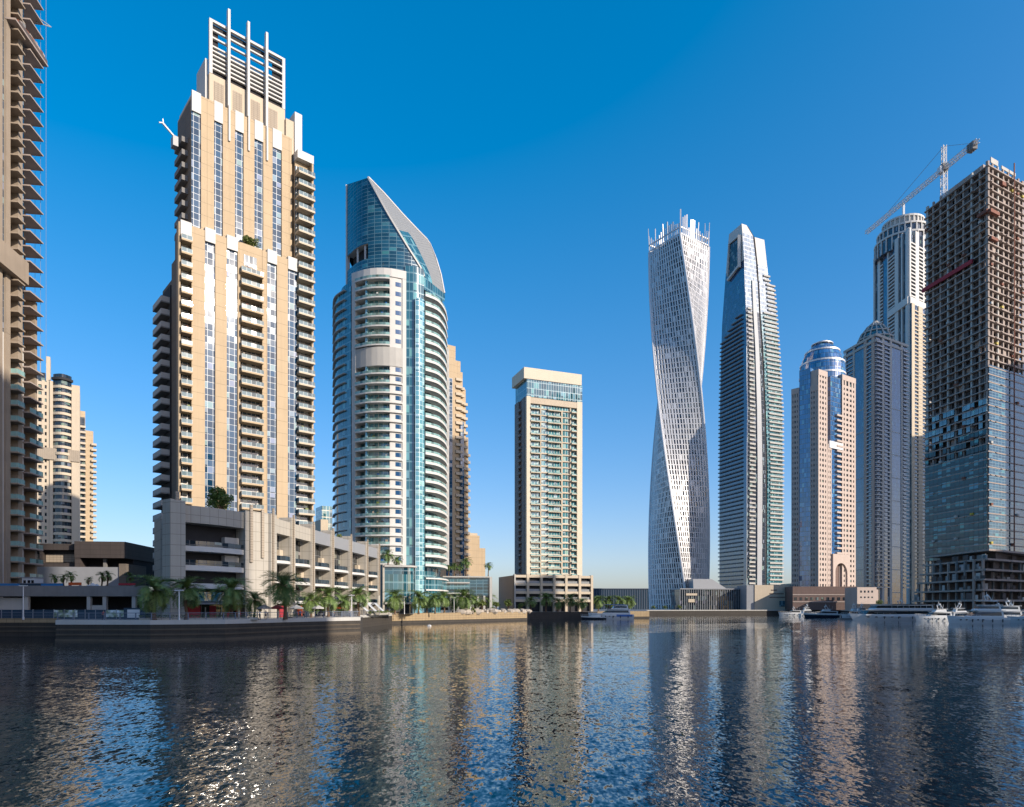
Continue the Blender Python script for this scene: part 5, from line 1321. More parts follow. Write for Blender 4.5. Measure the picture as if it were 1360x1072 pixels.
# ---------------------------------------------------------------- dark block and terrace at the left
def left_low():
    D_ = fac(30, 172, 1, .12); root = thing('dark_pavilion', D_.w(0), 'dark brown flat roofed building with recessed openings above a grey wall', 'building')
    X = D_.x; z1 = D_.z(722, 60); zr = D_.z(720, 140); zm = D_.z(748, 100)
    b = MB(); b.box(-6, X(103), 2, 22, 6, z1 - .6, 'darkbrown'); b.build('body', root, D_)
    m = MB(); m.box(-6, X(103), 0, 2.2, z1 - 1.6, z1, 'darkbrown'); m.build('roof_edge', root, D_)
    m = MB(); m.box(X(103.1), X(170), -1.6, 20, zr - 4.2, zr, 'darkbrown'); m.box(X(103.1), X(110), -1.4, 3, 8, zr - 4.2, 'darkbrown'); m.box(X(104), X(168), 4, 20, 8, zr - 4.2, 'dark'); m.build('upper_box', root, D_)
    for a, c in ((34, 52), (56, 101)):
        m = MB(); m.box(X(a), X(c), 1.7, 2, zm + .3, z1 - 2.6, 'tanpanel'); m.build('tan_panel', root, D_)
    m = MB(); m.box(-6, X(103), .2, 2, zm - 1.6, zm, 'darkbrown'); m.box(X(51), X(55), .5, 2.2, 6, z1 - 1.6, 'darkbrown'); m.build('beam', root, D_)
    m = MB(); m.box(X(137), X(141), 0, .8, zm - 3, zr - 4.2, 'conc'); m.build('column', root, D_)
    m = MB(); m.box(X(32), X(52), 1.2, 2, D_.z(755, 40), zm - 1.7, 'tanpanel'); m.build('tan_panel', root, D_)
    g = thing('grey_wall', D_.w(X(55), -4), 'plain grey rendered wall behind a row of short palms', 'wall')
    m = MB(); m.box(X(55), X(176), -4, -3.4, 2, D_.z(753, 100, -4), 'metal'); m.build('wall_panel', g, D_)
    m = MB(); m.box(X(168), X(177), -4.3, 8, 2, D_.z(749, 172, -4), 'taupe'); m.build('end_pier', g, D_)
    # concrete terrace with open car park below
    T = fac(-40, 132, 1, .03); t = thing('concrete_terrace', T.w(0), 'stained grey concrete terrace parapet over a dark open car park', 'terrace')
    x1 = T.x(196); zt = T.z(778, 90); zb = T.z(792, 90)
    m = MB(); m.box(0, x1, 0, .6, zb, zt, 'conc'); m.build('parapet', t, T)
    m = MB(); m.box(0, x1, .6, 44, zb, zb + .8, 'conc'); m.build('deck', t, T)
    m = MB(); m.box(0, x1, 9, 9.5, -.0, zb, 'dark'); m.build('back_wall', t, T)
    for px in (33, 116, 137, 176, 190):
        m = MB(); x = T.x(px); m.box(x - .3, x + .4, .3, 1, 0, zb, 'offwhite'); m.build('column', t, T)
    m = MB(); m.box(0, T.x(32), 1.2, 1.6, 0, zb - .3, 'offwhite'); m.build('infill_wall', t, T)
    m = MB(); m.box(T.x(114), T.x(136), .8, 1.1, 1.2, 2.6, 'offwhite'); m.build('low_wall', t, T)
    for a, c, mt in ((-40, 22, 'blue'), (23, 50, 'navy'), (51, 80, 'blue')):
        bb = thing('site_barrier', T.w(T.x(a), .8, zt), {'blue': 'long bright blue barrier on the terrace edge', 'navy': 'short navy barrier between two blue barriers on the terrace'}[mt] if a != 51 else 'shorter bright blue barrier on the terrace beside the navy one', 'barrier', 'barriers along the terrace edge')
        m = MB(); m.box(T.x(a), T.x(c), .75, .95, zt - .4, zt + .45, mt); m.build('board', bb, T)
        m = MB(); m.box(T.x(a), T.x(c), .7, 1.0, zt + .45, zt + .52, 'metal'); m.build('top_rail', bb, T)
    # hoarding with picture panels
    Hd = fac(-40, 126.5, 1, .02); h = thing('hoarding', Hd.w(0), 'navy site hoarding with pale picture panels behind the promenade', 'hoarding')
    x1 = Hd.x(182); m = MB(); m.box(0, x1, 0, .15, 0, 1.75, 'navy'); m.build('board', h, Hd)
    for a, c in ((72, 103), (141, 170), (181, 181)):
        if c > a:
            m = MB(); m.box(Hd.x(a), Hd.x(c), -.05, -.003, .35, 1.68, 'picture'); m.build('picture_panel', h, Hd)
    for i in range(16):
        m = MB(); x = x1 * i / 16; m.box(x, x + .1, -.08, .2, 0, 1.82, 'metal'); m.build('post', h, Hd)
    ks = thing('poster_kiosk', Hd.w(Hd.x(190), -2), 'small blue kiosk with a pale poster beside the first promenade palm', 'kiosk')
    m = MB(); m.box(Hd.x(176), Hd.x(204), -3, -1, 0, 2.1, 'navy'); m.build('kiosk_box', ks, Hd)
    m = MB(); m.box(Hd.x(181), Hd.x(197), -3.1, -3.003, .3, 1.8, 'gel'); m.build('poster', ks, Hd)
    cb = thing('site_cabin', T.w(T.x(8), 6, zt), 'white portable site cabin with dark windows on the terrace', 'cabin')
    m = MB(); m.box(T.x(1), T.x(17), 6, 9, zt - 1, zt + 1.75, 'gel'); m.build('cabin_box', cb, T)
    for px in (3, 9, 14):
        m = MB(); m.box(T.x(px), T.x(px) + .5, 5.92, 5.997, zt + .3, zt + 1.3, 'tint'); m.build('window', cb, T)
    m = MB(); m.box(T.x(.5), T.x(17.5), 5.8, 9.2, zt + 1.75, zt + 1.95, 'metal'); m.build('roof', cb, T)
    eq = (('orange', 78, 2.6, .5, 'orange work barrier lying on the terrace left of the short palms'), ('gel', 99, 3.2, .6, 'white tarpaulin heap on the terrace among the short palms'), ('red', 146, 3.4, .35, 'low red barrier on the terrace at the foot of the palm pair'))
    for mt, px, w, hh, lab in eq:
        q = thing('work_barrier' if mt != 'gel' else 'tarpaulin', T.w(T.x(px), 3, zt), lab, 'barrier' if mt != 'gel' else 'tarpaulin')
        m = MB()
        if mt == 'gel':
            P = [(w * i / 8, hh * (1 - abs(i / 4 - 1) ** 1.5) * (1 + .3 * math.sin(i * 2.3))) for i in range(9)]
            for (xa, za), (xb, zb_) in zip(P, P[1:]): m.face([(xa, 0, -.8), (xb, 0, -.8), (xb, .5, zb_), (xa, .5, za)], mt); m.face([(xa, .5, za), (xb, .5, zb_), (xb, 1.5, -.8), (xa, 1.5, -.8)], mt)
            m.build('sheet', q)
        else:
            m.box(0, w, 0, .1, .2, hh + .25, mt); m.build('board', q)
            for x in (.2, w - .3):
                f = MB(); f.box(x, x + .1, -.3, .4, -.8, .2, 'metal'); f.build('foot', q)
# ---------------------------------------------------------------- palms, trees, hedges, rocks
def picture_mat():
    m, N, L, b = newmat('landscape_picture')
    uv = N.new('ShaderNodeUVMap'); nz = N.new('ShaderNodeTexNoise'); nz.inputs['Scale'].default_value = 0.9; nz.inputs['Detail'].default_value = 4
    L.new(uv.outputs[0], nz.inputs['Vector'])
    cr = N.new('ShaderNodeValToRGB'); L.new(nz.outputs['Fac'], cr.inputs[0]); e = cr.color_ramp.elements
    e[0].position, e[0].color = .36, (.03, .05, .06, 1); e[1].position, e[1].color = .62, (.62, .70, .74, 1)
    x = e.new(.47); x.color = (.22, .30, .16, 1)
    L.new(cr.outputs[0], b.inputs['Base Color']); b.inputs['Roughness'].default_value = .5
    return m
M['picture'] = picture_mat()

def palm_meshes(h, fl, nf, r0, seed, droop=1.0):
    rn = random.Random(seed); t = MB()
    lean = rn.uniform(-.25, .25)
    pts = [(lean * (k / 8) ** 2, 0.1 * math.sin(k), h * k / 8) for k in range(9)]
    t.tube(pts, [r0 * (1.35 - .45 * min(1, k / 2) + (.35 if k > 6 else 0)) for k in range(9)], 'bark', 9)
    c = MB(); top = Vector(pts[-1])
    for i in range(nf):
        az = i * 2.399 + rn.uniform(-.2, .2); el = R(rn.choice((78, 60, 45, 28, 10, -12, -30))) + rn.uniform(-.12, .12)
        L_ = fl * rn.uniform(.82, 1.08); dh = Vector((math.cos(az), math.sin(az), 0)); side = Vector((-dh.y, dh.x, 0))
        p = top + Vector((0, 0, .1)); e = el; sp = [p]
        ns = 9
        for k in range(ns):
            p = p + (dh * math.cos(e) + Vector((0, 0, 1)) * math.sin(e)) * (L_ / ns); e -= R(rn.uniform(8, 14)) * droop; sp.append(p)
        for k in range(ns):
            a, b = sp[k], sp[k + 1]; w = (b - a); up = side.cross(w).normalized()
            wid = .05 * (1 - k / ns) + .015
            c.face([a - side * wid, a + side * wid, b + side * wid * .8, b - side * wid * .8], 'frond')
            if k == 0: continue
            ll = fl * .20 * math.sin(math.pi * (.15 + .8 * k / ns)) + .12
            for q in range(3):
                o = a.lerp(b, q / 3.0)
                for sg in (-1, 1):
                    tip = o + side * sg * ll * rn.uniform(.8, 1.1) + w.normalized() * ll * .75 - up * ll * rn.uniform(.1, .5)
                    wd = w.normalized() * (fl * .014)
                    c.face([o - wd, o + wd, tip + wd * .2, tip - wd * .2], 'frond')
    return t.mesh('trunk'), c.mesh('crown')

PALM = {}
def palm(px, d, kind, label, group, zb=0.0, s=1.0, cat='palm tree', rz=None):
    kinds = {'date': (5.0, 4.4, 50, .30, 1), 'date_b': (5.4, 4.2, 46, .30, 2), 'fan': (2.9, 1.35, 26, .17, 3), 'tall': (5.6, 2.9, 34, .26, 4)}
    if kind not in PALM: PALM[kind] = palm_meshes(*kinds[kind])
    w = pt(px, d); o = thing('palm_tree', (w.x, w.y, GZ + zb), label, cat, group)
    o.rotation_euler = (0, 0, rz if rz is not None else px * 1.7); o.scale = (s, s, s)
    put(PALM[kind][0], 'trunk', o); put(PALM[kind][1], 'crown', o)
    return o

def crown_mesh(rx, rz, n, leaf, seed, mt='leaf', blobs=14):
    rn = random.Random(seed); c = MB(); cl = []
    for _ in range(blobs):
        a, e = rn.uniform(0, 6.28), rn.uniform(-.8, 1.4); r = rn.uniform(.25, .8)
        cl.append((Vector((math.cos(a) * math.cos(e) * rx * r, math.sin(a) * math.cos(e) * rx * r, rz + math.sin(e) * rz * r)), rn.uniform(.28, .5) * rx))
    for _ in range(n):
        o, r = rn.choice(cl); v = Vector((rn.gauss(0, 1), rn.gauss(0, 1), rn.gauss(0, 1))).normalized() * r * rn.uniform(.6, 1.05); v.z *= .8
        p = o + v; a = Vector((rn.gauss(0, 1), rn.gauss(0, 1), rn.gauss(0, .6))).normalized(); b = a.cross(Vector((rn.gauss(0, 1), rn.gauss(0, 1), rn.gauss(0, 1)))).normalized(); s = leaf * rn.uniform(.6, 1.3)
        c.face([p - a * s, p - b * s * .5, p + a * s, p + b * s * .5], mt)
    return c

def tree(w, rx, h, label, cat='tree', group=None, n=900, leaf=.28, seed=1, mt='leaf', name='broadleaf_tree', trunk=True):
    o = thing(name, w, label, cat, group)
    th = h - rx * 1.5
    if trunk:
        t = MB(); t.tube([(0, 0, 0), (.08, .05, th * .5), (0, .1, th), (.1, 0, h * .75)], [rx * .10, rx * .08, rx * .07, rx * .03], 'bark')
        for k in range(4): t.tube([(0, .05, th * .8), (math.cos(k * 1.7) * rx * .5, math.sin(k * 1.7) * rx * .5, h * .7)], [rx * .05, rx * .02], 'bark', 6)
        t.build('trunk', o)
    c = crown_mesh(rx, (h - max(th, 0)) / 2, n, leaf, seed, mt); c.build('crown', o, None, (0, 0, max(th * .9, 0)))
    return o

def planting():
    for px, d, k, s, lab in ((205, 112, 'date', 1.0, 'broad date palm in shade beside the blue kiosk, first along the promenade'), (247, 114, 'date_b', .95, 'shaded date palm standing just behind the promenade lamp post'),
                             (308, 120, 'date', 1.0, 'shaded date palm in front of the red shopfront'), (379, 124, 'date_b', 1.12, 'large date palm catching sun in front of the broad stone pier'),
                             (436, 151, 'date', .9, 'dark date palm before the middle balconies of the stone block'), (476, 166, 'date_b', .95, 'sunlit date palm beside the white sail parasols')):
        palm(px, d, k, lab, 'date palms on the promenade', 0, s)
    for px, d, k, s, lab in ((338, 125, 'date', .7, 'smaller palm right of the red shopfront, beside the broad pier'), (413, 146, 'date', .72, 'slim palm before the second bay of the wing'), (456, 160, 'date', .7, 'slim palm left of the corner lamp post')):
        palm(px, d, k, lab, 'date palms on the promenade', 0, s)
    rn = random.Random(4)
    for px, d, s, lab in ((541, 222, .75, 'small palm between the glass pavilion and the teal tower'), (567, 230, .8, 'small palm before the teal tower base, between two larger palms'), (603, 248, .8, 'small palm between the kiosks'), (631, 256, .85, 'palm left of the bright round street tree'), (705, 306, .9, 'palm at the left corner of the car park front'), (741, 313, .85, 'smaller palm between the two car park palms'), (773, 318, .85, 'small palm at the right end of the car park front'), (524, 203, 1.0, 'feathery palm at the foot of the green glass pavilion'), (556, 214, 1.0, 'palm in front of the teal tower glass base'), (578, 226, .9, 'palm just right of the teal tower base canopy'), (590, 236, 1.0, 'palm left of the louvred building shopfront'),
                          (616, 243, 1.15, 'bushy palm in front of the louvred building columns'), (648, 268, 1.0, 'palm beside the end pier of the louvred building'), (725, 312, 1.15, 'dark palm before the car park second bay'), (757, 314, 1.1, 'palm before the car park fourth bay')):
        palm(px, d, rn.choice(('date', 'date_b')), lab, 'palms along the sunny quay', 0, s)
    for px, d, lab in ((795, 335, 'leftmost palm of the row behind the blue and white ferry'), (809, 337, 'second palm of the row behind the ferry, just right of the leftmost'), (822, 336, 'third palm of the row behind the ferry, short of the last'), (836, 338, 'rightmost palm of the row behind the ferry')):
        palm(px, d, 'date', lab, 'palms behind the ferry', 0, 1.05)
    zt = 6.2
    for px, d, s, lab in ((72, 152, 1.0, 'short fan palm, leftmost on the dark terrace'), (85, 151, 1.0, 'short fan palm left of a close pair on the terrace'), (94, 150, 1.15, 'thicker short palm touching its left neighbour on the terrace'), (118, 152, .85, 'lone smallest fan palm before the grey wall'),
                          (135, 150, 1.1, 'left palm of the tall pair before the grey wall'), (142.5, 149, 1.15, 'right palm of the tall pair before the grey wall'), (172, 148, 1.05, 'short palm at the right end of the grey wall')):
        palm(px, d, 'fan', lab, 'short palms on the terrace', 7.0 - GZ + 2.0, s)
    for px, d, zb, s, lab in ((515, 219, 16.6 - GZ, 1.0, 'roof palm, taller of two on the green glass pavilion'), (527, 220, 16.0 - GZ, .8, 'roof palm, shorter of two on the green glass pavilion')):
        palm(px, d, 'tall', lab, 'roof terrace palms', zb, s)
    G = fac(588, 262, 1.0, 0.16); zr = G.z(767, 600) + .5
    for px, s, lab in ((596, .7, 'small terrace palm at the left end above the louvred building'), (603.5, .75, 'second small terrace palm above the louvred building'), (611, .7, 'third terrace palm above the louvred building'), (619, 1.05, 'tallest terrace palm above the louvred building'), (648.5, .8, 'lone dark palm above the right end of the louvred building')):
        w = G.w(G.x(px, 6), 6, zr); o = palm(px, w.y, 'tall', lab, 'palms above the louvred building', zr, s)
    # roof trees and shrubs
    zt = CAMZ + (806 - 668) / FPX * 120 - GZ
    w = pt(292, 133); tree((w.x, w.y, GZ + zt - 1.5), 3.1, 6.6, 'dense green tree growing on the stone block roof before the beige tower', n=2200, leaf=.26, seed=3)
    w = pt(282, 135); tree((w.x, w.y, GZ + zt - 1.5), 1.6, 2.8, 'low bush left of the dense roof tree', 'bush', None, 500, .2, 4, 'leaf', 'roof_bush', False)
    for px, d, r, h, lab in ((366, 151, 1.0, 1.9, 'small bush on the roof edge beside the broad stone pier'), (404, 172, 1.1, 2.6, 'small bush on the roof below the beige tower right balconies'), (450, 185, 1.6, 1.9, 'low hedge bush on the roof edge in the middle of the wing'), (461, 192, 1.5, 1.8, 'low hedge bush on the roof edge right of another one')):
        w = pt(px, d); tree((w.x, w.y, GZ + zt - 1.2), r, h + .8, lab, 'bush', 'bushes on the stone block roof', 420, .2, int(px), 'hedge', 'roof_bush', False)
    E = fac(238, 162, 0.753, 0.658); zL = E.z(294, 238)
    for px, r, lab in ((327, 1.5, 'terrace shrub on the beige tower setback, left one'), (335, 1.9, 'larger terrace shrub spilling over the beige tower setback')):
        w = E.w(E.x(px, .9), .9, zL + .1); tree(w, r, 2.6, lab, 'bush', 'setback shrubs', 600, .22, int(px), 'hedge', 'roof_bush', False)
    # round street trees on the sunny quay
    for px, d, r, h, lab in ((640, 252, 2.0, 5.2, 'bright round street tree left of the car park end wall'), (675, 283, 2.3, 5.4, 'bright round street tree before the car park corner'), (659, 270, 1.8, 4.8, 'olive street tree between the two bright round ones'), (692, 290, 1.6, 4.0, 'small street tree right of the bright round one at the car park corner'), (1168, 420, 3.2, 7.0, 'leafy tree right of the pink pavilion')):
        w = pt(px, d); tree((w.x, w.y, GZ), r, h, lab, 'tree', 'street trees on the quay' if px < 1000 else None, 700, .3, int(px), 'hedge')
    for px, d, r, lab in ((868, 480, 1.9, 'small bush at the left foot of the twisted tower'), (883, 482, 2.1, 'small bush below the twisted tower left face'), (902, 484, 2.2, 'small bush below the twisted tower front corner'), (690, 283, 1.3, 'clipped bush behind the pale boulders, right end'), (628, 246, 1.2, 'clipped bush behind the pale boulders, left end'), (655, 262, 1.3, 'clipped bush behind the pale boulders, middle')):
        w = pt(px, d); tree((w.x, w.y, GZ), r, r * 1.7, lab, 'bush', 'bushes at the water edge', 380, .3, int(px) + 9, 'hedge', 'waterside_bush', False)
    # hedges in the promenade planters
    def hedge(p, q, h, w, lab, seed):
        o = thing('hedge', (p.x, p.y, GZ), lab, 'hedge'); rn = random.Random(seed); m = MB(); b = MB(); l = (q - p).length; d = (q - p).normalized(); s = Vector((-d.y, d.x, 0))
        for _ in range(int(l * 60)):
            c = d * rn.uniform(0, l) + s * rn.uniform(-w, w) + Vector((0, 0, .35 + h * (1 - rn.random() ** 2)))
            a = Vector((rn.gauss(0, 1), rn.gauss(0, 1), rn.gauss(0, 1))).normalized(); e = a.cross(Vector((rn.gauss(0, 1), rn.gauss(0, 1), rn.gauss(0, 1)))).normalized(); k = rn.uniform(.06, .14)
            m.face([c - a * k, c - e * k * .6, c + a * k, c + e * k * .6], 'leaf' if seed == 1 else 'hedge')
        m.build('foliage', o)['kind'] = 'stuff'
        b.strip([s * -w * 1.1, d * l - s * w * 1.1], [s * w * 1.1, d * l + s * w * 1.1], 0, .45, 'stonepanel'); b.build('planter', o)
    hedge(pt(185, 112.5), pt(342, 118), .55, .5, 'long dark clipped hedge in a stone planter behind the promenade railing', 1)
    hedge(pt(384, 128), pt(400, 132), .4, .6, 'short bright hedge patch at the foot of the large sunlit palm', 2)
    hedge(pt(489, 182), pt(523, 208), .7, .7, 'sunny flower hedge above the quay wall right of the parasols', 3)
    # boulders at the water edge
    rn = random.Random(8)
    base = MB()
    for k, px in enumerate((612, 619, 625, 631, 638, 645, 652, 660, 668, 677, 685, 694, 701)):
        d = 237 + (px - 604) * .40; w = pt(px, d + 1.2); m = MB(); r = rn.uniform(1.2, 1.9); nu, nv = 9, 6; rr = random.Random(k)
        jit = {}
        def P(i, j):
            key = (i % nu, j); a, e = 2 * math.pi * (i % nu) / nu, math.pi * j / nv - math.pi / 2
            if key not in jit: jit[key] = rr.uniform(.75, 1.15)
            q = jit[key] if 0 < j < nv else 1
            return (math.cos(a) * math.cos(e) * r * 1.5 * q, math.sin(a) * math.cos(e) * r * q, math.sin(e) * r * .75 * q)
        for i in range(nu):
            for j in range(nv):
                f = [P(i, j), P(i + 1, j), P(i + 1, j + 1), P(i, j + 1)]
                if j == 0: f = [f[0], f[2], f[3]]
                elif j == nv - 1: f = f[:3]
                m.face(f, 'rock')
        o = m.build('boulder'); o.location = (w.x, w.y, GZ + .4); o.rotation_euler.z = k
        tag(o, 'pale boulder along the sunny quay edge before the low louvred building and car park', 'boulder', 'boulders along the quay')

# ---------------------------------------------------------------- promenade furniture
def railing(pl, name_label, step, z=GZ + .18, mt='bluemetal', inset=.35):
    P = [Vector((p[0], p[1], 0)) for p in pl]; P = off(P, -inset); o = thing('railing', (P[0].x, P[0].y, z), name_label, 'railing'); b = P[0]
    post = MB(); post.bar((0, 0, 0), (0, 0, 1.12), .16, mt, .09); pm = post.mesh('post'); rail = MB(); n = 0
    for p, q in zip(P, P[1:]):
        l = (q - p).length; k = max(1, int(l / step)); a = math.atan2((q - p).y, (q - p).x)
        for i in range(k):
            v = p.lerp(q, i / k) - b
            if n < 98: put(pm, 'post', o, None, v, a)
            n += 1
        for h, w in ((1.12, .10), (.78, .045), (.5, .045), (.22, .045)): rail.bar(p - b + Vector((0, 0, h)), q - b + Vector((0, 0, h)), w, mt)
    rail.build('rail', o)

def lamp(px, d, label, h=4.9):
    w = pt(px, d); o = thing('street_lamp', (w.x, w.y, GZ), label, 'street lamp', 'promenade lamps')
    m = MB(); m.tube([(0, 0, 0), (0, 0, .5), (0, 0, .52), (0, 0, h)], [.17, .17, .11, .09], 'alu', 10); m.build('pole', o)
    m = MB(); m.box(-.62, .62, -.3, .3, h, h + .16, 'alu'); m.box(-.5, .5, -.2, .2, h - .05, h - .002, 'gel'); m.build('lamp_head', o)

PM = {}
def person(px, d, label, shirt, ang, z=GZ):
    def skinned(name, V, Ed, rad, mt):
        me = bpy.data.meshes.new(name); me.from_pydata(V, Ed, []); me.materials.append(M[mt]); o = bpy.data.objects.new(name, me); COL.objects.link(o)
        s = o.modifiers.new('skin', 'SKIN'); s.use_smooth_shade = True
        for i, r in enumerate(rad): me.skin_vertices[0].data[i].radius = (r, r * .85)
        me.skin_vertices[0].data[0].use_root = True
        sb = o.modifiers.new('sub', 'SUBSURF'); sb.levels = sb.render_levels = 1
        return o
    w = pt(px, d); o = thing('person', (w.x, w.y, z), label, 'person', 'people on the promenade'); o.rotation_euler.z = ang
    V = [(0, 0, .95), (0, 0, 1.15), (0, 0, 1.40), (0, 0, 1.5), (0, 0, 1.58), (0, -.02, 1.70), (.19, 0, 1.40), (.24, .02, 1.14), (.23, -.1, .90), (-.19, 0, 1.40), (-.24, .03, 1.14), (-.22, .1, .88), (.09, 0, .88), (.10, -.12, .48), (.10, -.06, .08), (.1, -.2, .04), (-.09, 0, .88), (-.10, .10, .48), (-.10, .2, .09), (-.1, .08, .04)]
    Ed = [(0, 1), (1, 2), (2, 3), (3, 4), (4, 5), (2, 6), (6, 7), (7, 8), (2, 9), (9, 10), (10, 11), (0, 12), (12, 13), (13, 14), (14, 15), (0, 16), (16, 17), (17, 18), (18, 19)]
    b = skinned('body', V, Ed, [.14, .13, .14, .06, .095, .09, .06, .045, .035, .06, .045, .035, .085, .06, .045, .04, .085, .06, .045, .04], 'skin'); b.parent = o
    s = skinned('shirt', [V[i] for i in (0, 1, 2, 6, 7, 9, 10)], [(0, 1), (1, 2), (2, 3), (3, 4), (2, 5), (5, 6)], [.16, .15, .16, .085, .06, .085, .06], shirt); s.parent = o
    t = skinned('trousers', [V[i] for i in (0, 12, 13, 14, 16, 17, 18)], [(0, 1), (1, 2), (2, 3), (0, 4), (4, 5), (5, 6)], [.155, .105, .075, .06, .105, .075, .06], 'jeans'); t.parent = o
    h = skinned('hair', [(0, .02, 1.68), (0, .02, 1.78)], [(0, 1)], [.1, .06], 'hair'); h.parent = o

def furniture():
    railing(QUAY[2:7], 'blue grey railing along the projecting shaded quay', 2.2)
    railing(QUAY[0:2][::1], 'plain railing along the recessed quay at the far left', 2.4)
    railing(QUAY[8:10], 'railing along the short quay beside the parasols', 2.4)
    railing([(-33, 142.5), (-40, 160), (-42, 176)], 'bicycle style railing at the corner of the projecting quay', 1.2)
    lamp(238, 110, 'pale promenade lamp post with a flat head between two shaded palms'); lamp(467, 158, 'slim lamp post at the quay corner beside the parasols')
    lamp(537, 212, 'lamp post on the sunny quay left of the teal tower palms', 5.4); lamp(603, 240, 'lamp post on the sunny quay before the louvred building', 5.4)
    lamp(31, 121, 'thin lamp post on the recessed quay before the navy hoarding', 6.0); lamp(1180, 300, 'lamp post on the far quay right of the pink pavilion', 6.5)
    for px, d, lab, sh, a in ((137.5, 113, 'person in a red shirt walking along the shaded quay', 'red', 1.2), (345, 118, 'person in a pale shirt by the end of the long hedge', 'gel', 2.0), (353, 119, 'person in pink by the broad stone pier', 'pink', .4), (399, 131, 'person in blue just right of the large sunlit palm', 'bluegel', 1.0),
                              (403, 132, 'person in orange beside one in blue near the large palm', 'orange', 4.0), (444, 142, 'person in navy leaning near the quay corner', 'hullnavy', 2.2), (464, 150, 'person in white at the quay corner', 'gel', 3.0), (515, 205, 'person in orange beside the feathery palm', 'orange', 1.0), (575, 236, 'person in white walking on the sunny quay', 'gel', 2.6)):
        person(px, d, lab, sh, a)
    for k, px in enumerate((483, 494, 504)):
        d = 176 + k * 4; w = pt(px, d); o = thing('sail_parasol', (w.x, w.y, GZ), ('slanting white sail parasol, nearest to the sunlit palm', 'middle one of three slanting white sail parasols', 'slanting white sail parasol nearest the green glass pavilion')[k], 'parasol', 'sail parasols')
        m = MB(); m.bar((0, 0, 0), (0, 0, 3.0), .1, 'metal'); m.build('pole', o)
        m = MB(); m.hexa([(-1.3, -1.2, 3.3), (1.0, -1.2, 1.1), (1.1, 1.2, 1.1), (-1.2, 1.2, 3.3)], [(-1.25, -1.2, 3.36), (1.05, -1.2, 1.16), (1.15, 1.2, 1.16), (-1.15, 1.2, 3.36)], 'gel'); m.build('canopy', o)
    for px, d, mt, lab in ((351, 124, 'pink', 'pale pink cafe parasol in front of the broad stone pier'), (368, 127, 'red', 'red cafe parasol left of the large sunlit palm'), (394, 133, 'offwhite', 'off white cafe parasol right of the large sunlit palm'), (422, 146, 'offwhite', 'off white cafe parasol before the wing shops'), (452, 160, 'orange', 'orange cafe parasol near the corner lamp post')):
        w = pt(px, d); o = thing('cafe_parasol', (w.x, w.y, GZ), lab, 'parasol', 'cafe parasols'); m = MB(); m.tube([(0, 0, 0), (0, 0, 2.5)], .05, 'metal', 6); m.build('pole', o)
        m = MB(); n_ = 8; ring = [Vector((1.35 * math.cos(6.283 * i / n_), 1.35 * math.sin(6.283 * i / n_), 2.1)) for i in range(n_)]
        for i in range(n_): m.face([ring[i], ring[(i + 1) % n_], (0, 0, 2.75)], mt); m.face([ring[(i + 1) % n_], ring[i], ring[i] - Vector((0, 0, .22)), ring[(i + 1) % n_] - Vector((0, 0, .22))], mt)
        m.build('canopy', o)
        m = MB(); m.tube([(.9, 0, 0), (.9, 0, .74)], .05, 'metal', 6); m.tube([(.9, 0, .74), (.9, 0, .78)], .45, 'gel', 12); q = thing('cafe_table', (w.x, w.y - .6, GZ), 'round white cafe table under the ' + lab.split(' cafe')[0] + ' parasol', 'table', 'cafe tables'); m.build('table_top', q)
    for px, d, lab in ((500, 187, 'low white planter box on the quay right of the parasols'), (513, 199, 'low white planter box left of the feathery palm')):
        w = pt(px, d); o = thing('planter_box', (w.x, w.y, GZ), lab, 'planter'); m = MB(); m.box(-1, 1, -.4, .4, 0, .7, 'stonepanel'); m.box(-1.05, 1.05, -.45, .45, .7, .78, 'offwhite'); m.build('box', o); c = crown_mesh(.7, .35, 120, .14, 5, 'hedge', 6); c.build('plant', o, None, (0, 0, .7))
    for px, d, n, lab in ((589, 246, 2.2, 'white cabin kiosk under palms on the sunny quay'), (620, 250, 1.5, 'smaller white kiosk under the bushy palm')):
        w = pt(px, d); o = thing('kiosk', (w.x, w.y, GZ), lab, 'kiosk', 'quay kiosks'); m = MB(); m.box(-n, n, 0, 2, 0, 2.6, 'gel'); m.build('booth', o); m = MB(); m.box(-n * .8, n * .8, -.06, -.003, 1.1, 2.1, 'tint'); m.build('hatch', o); m = MB(); m.box(-n - .3, n + .3, -.6, 2.2, 2.61, 2.75, 'offwhite'); m.build('roof', o)

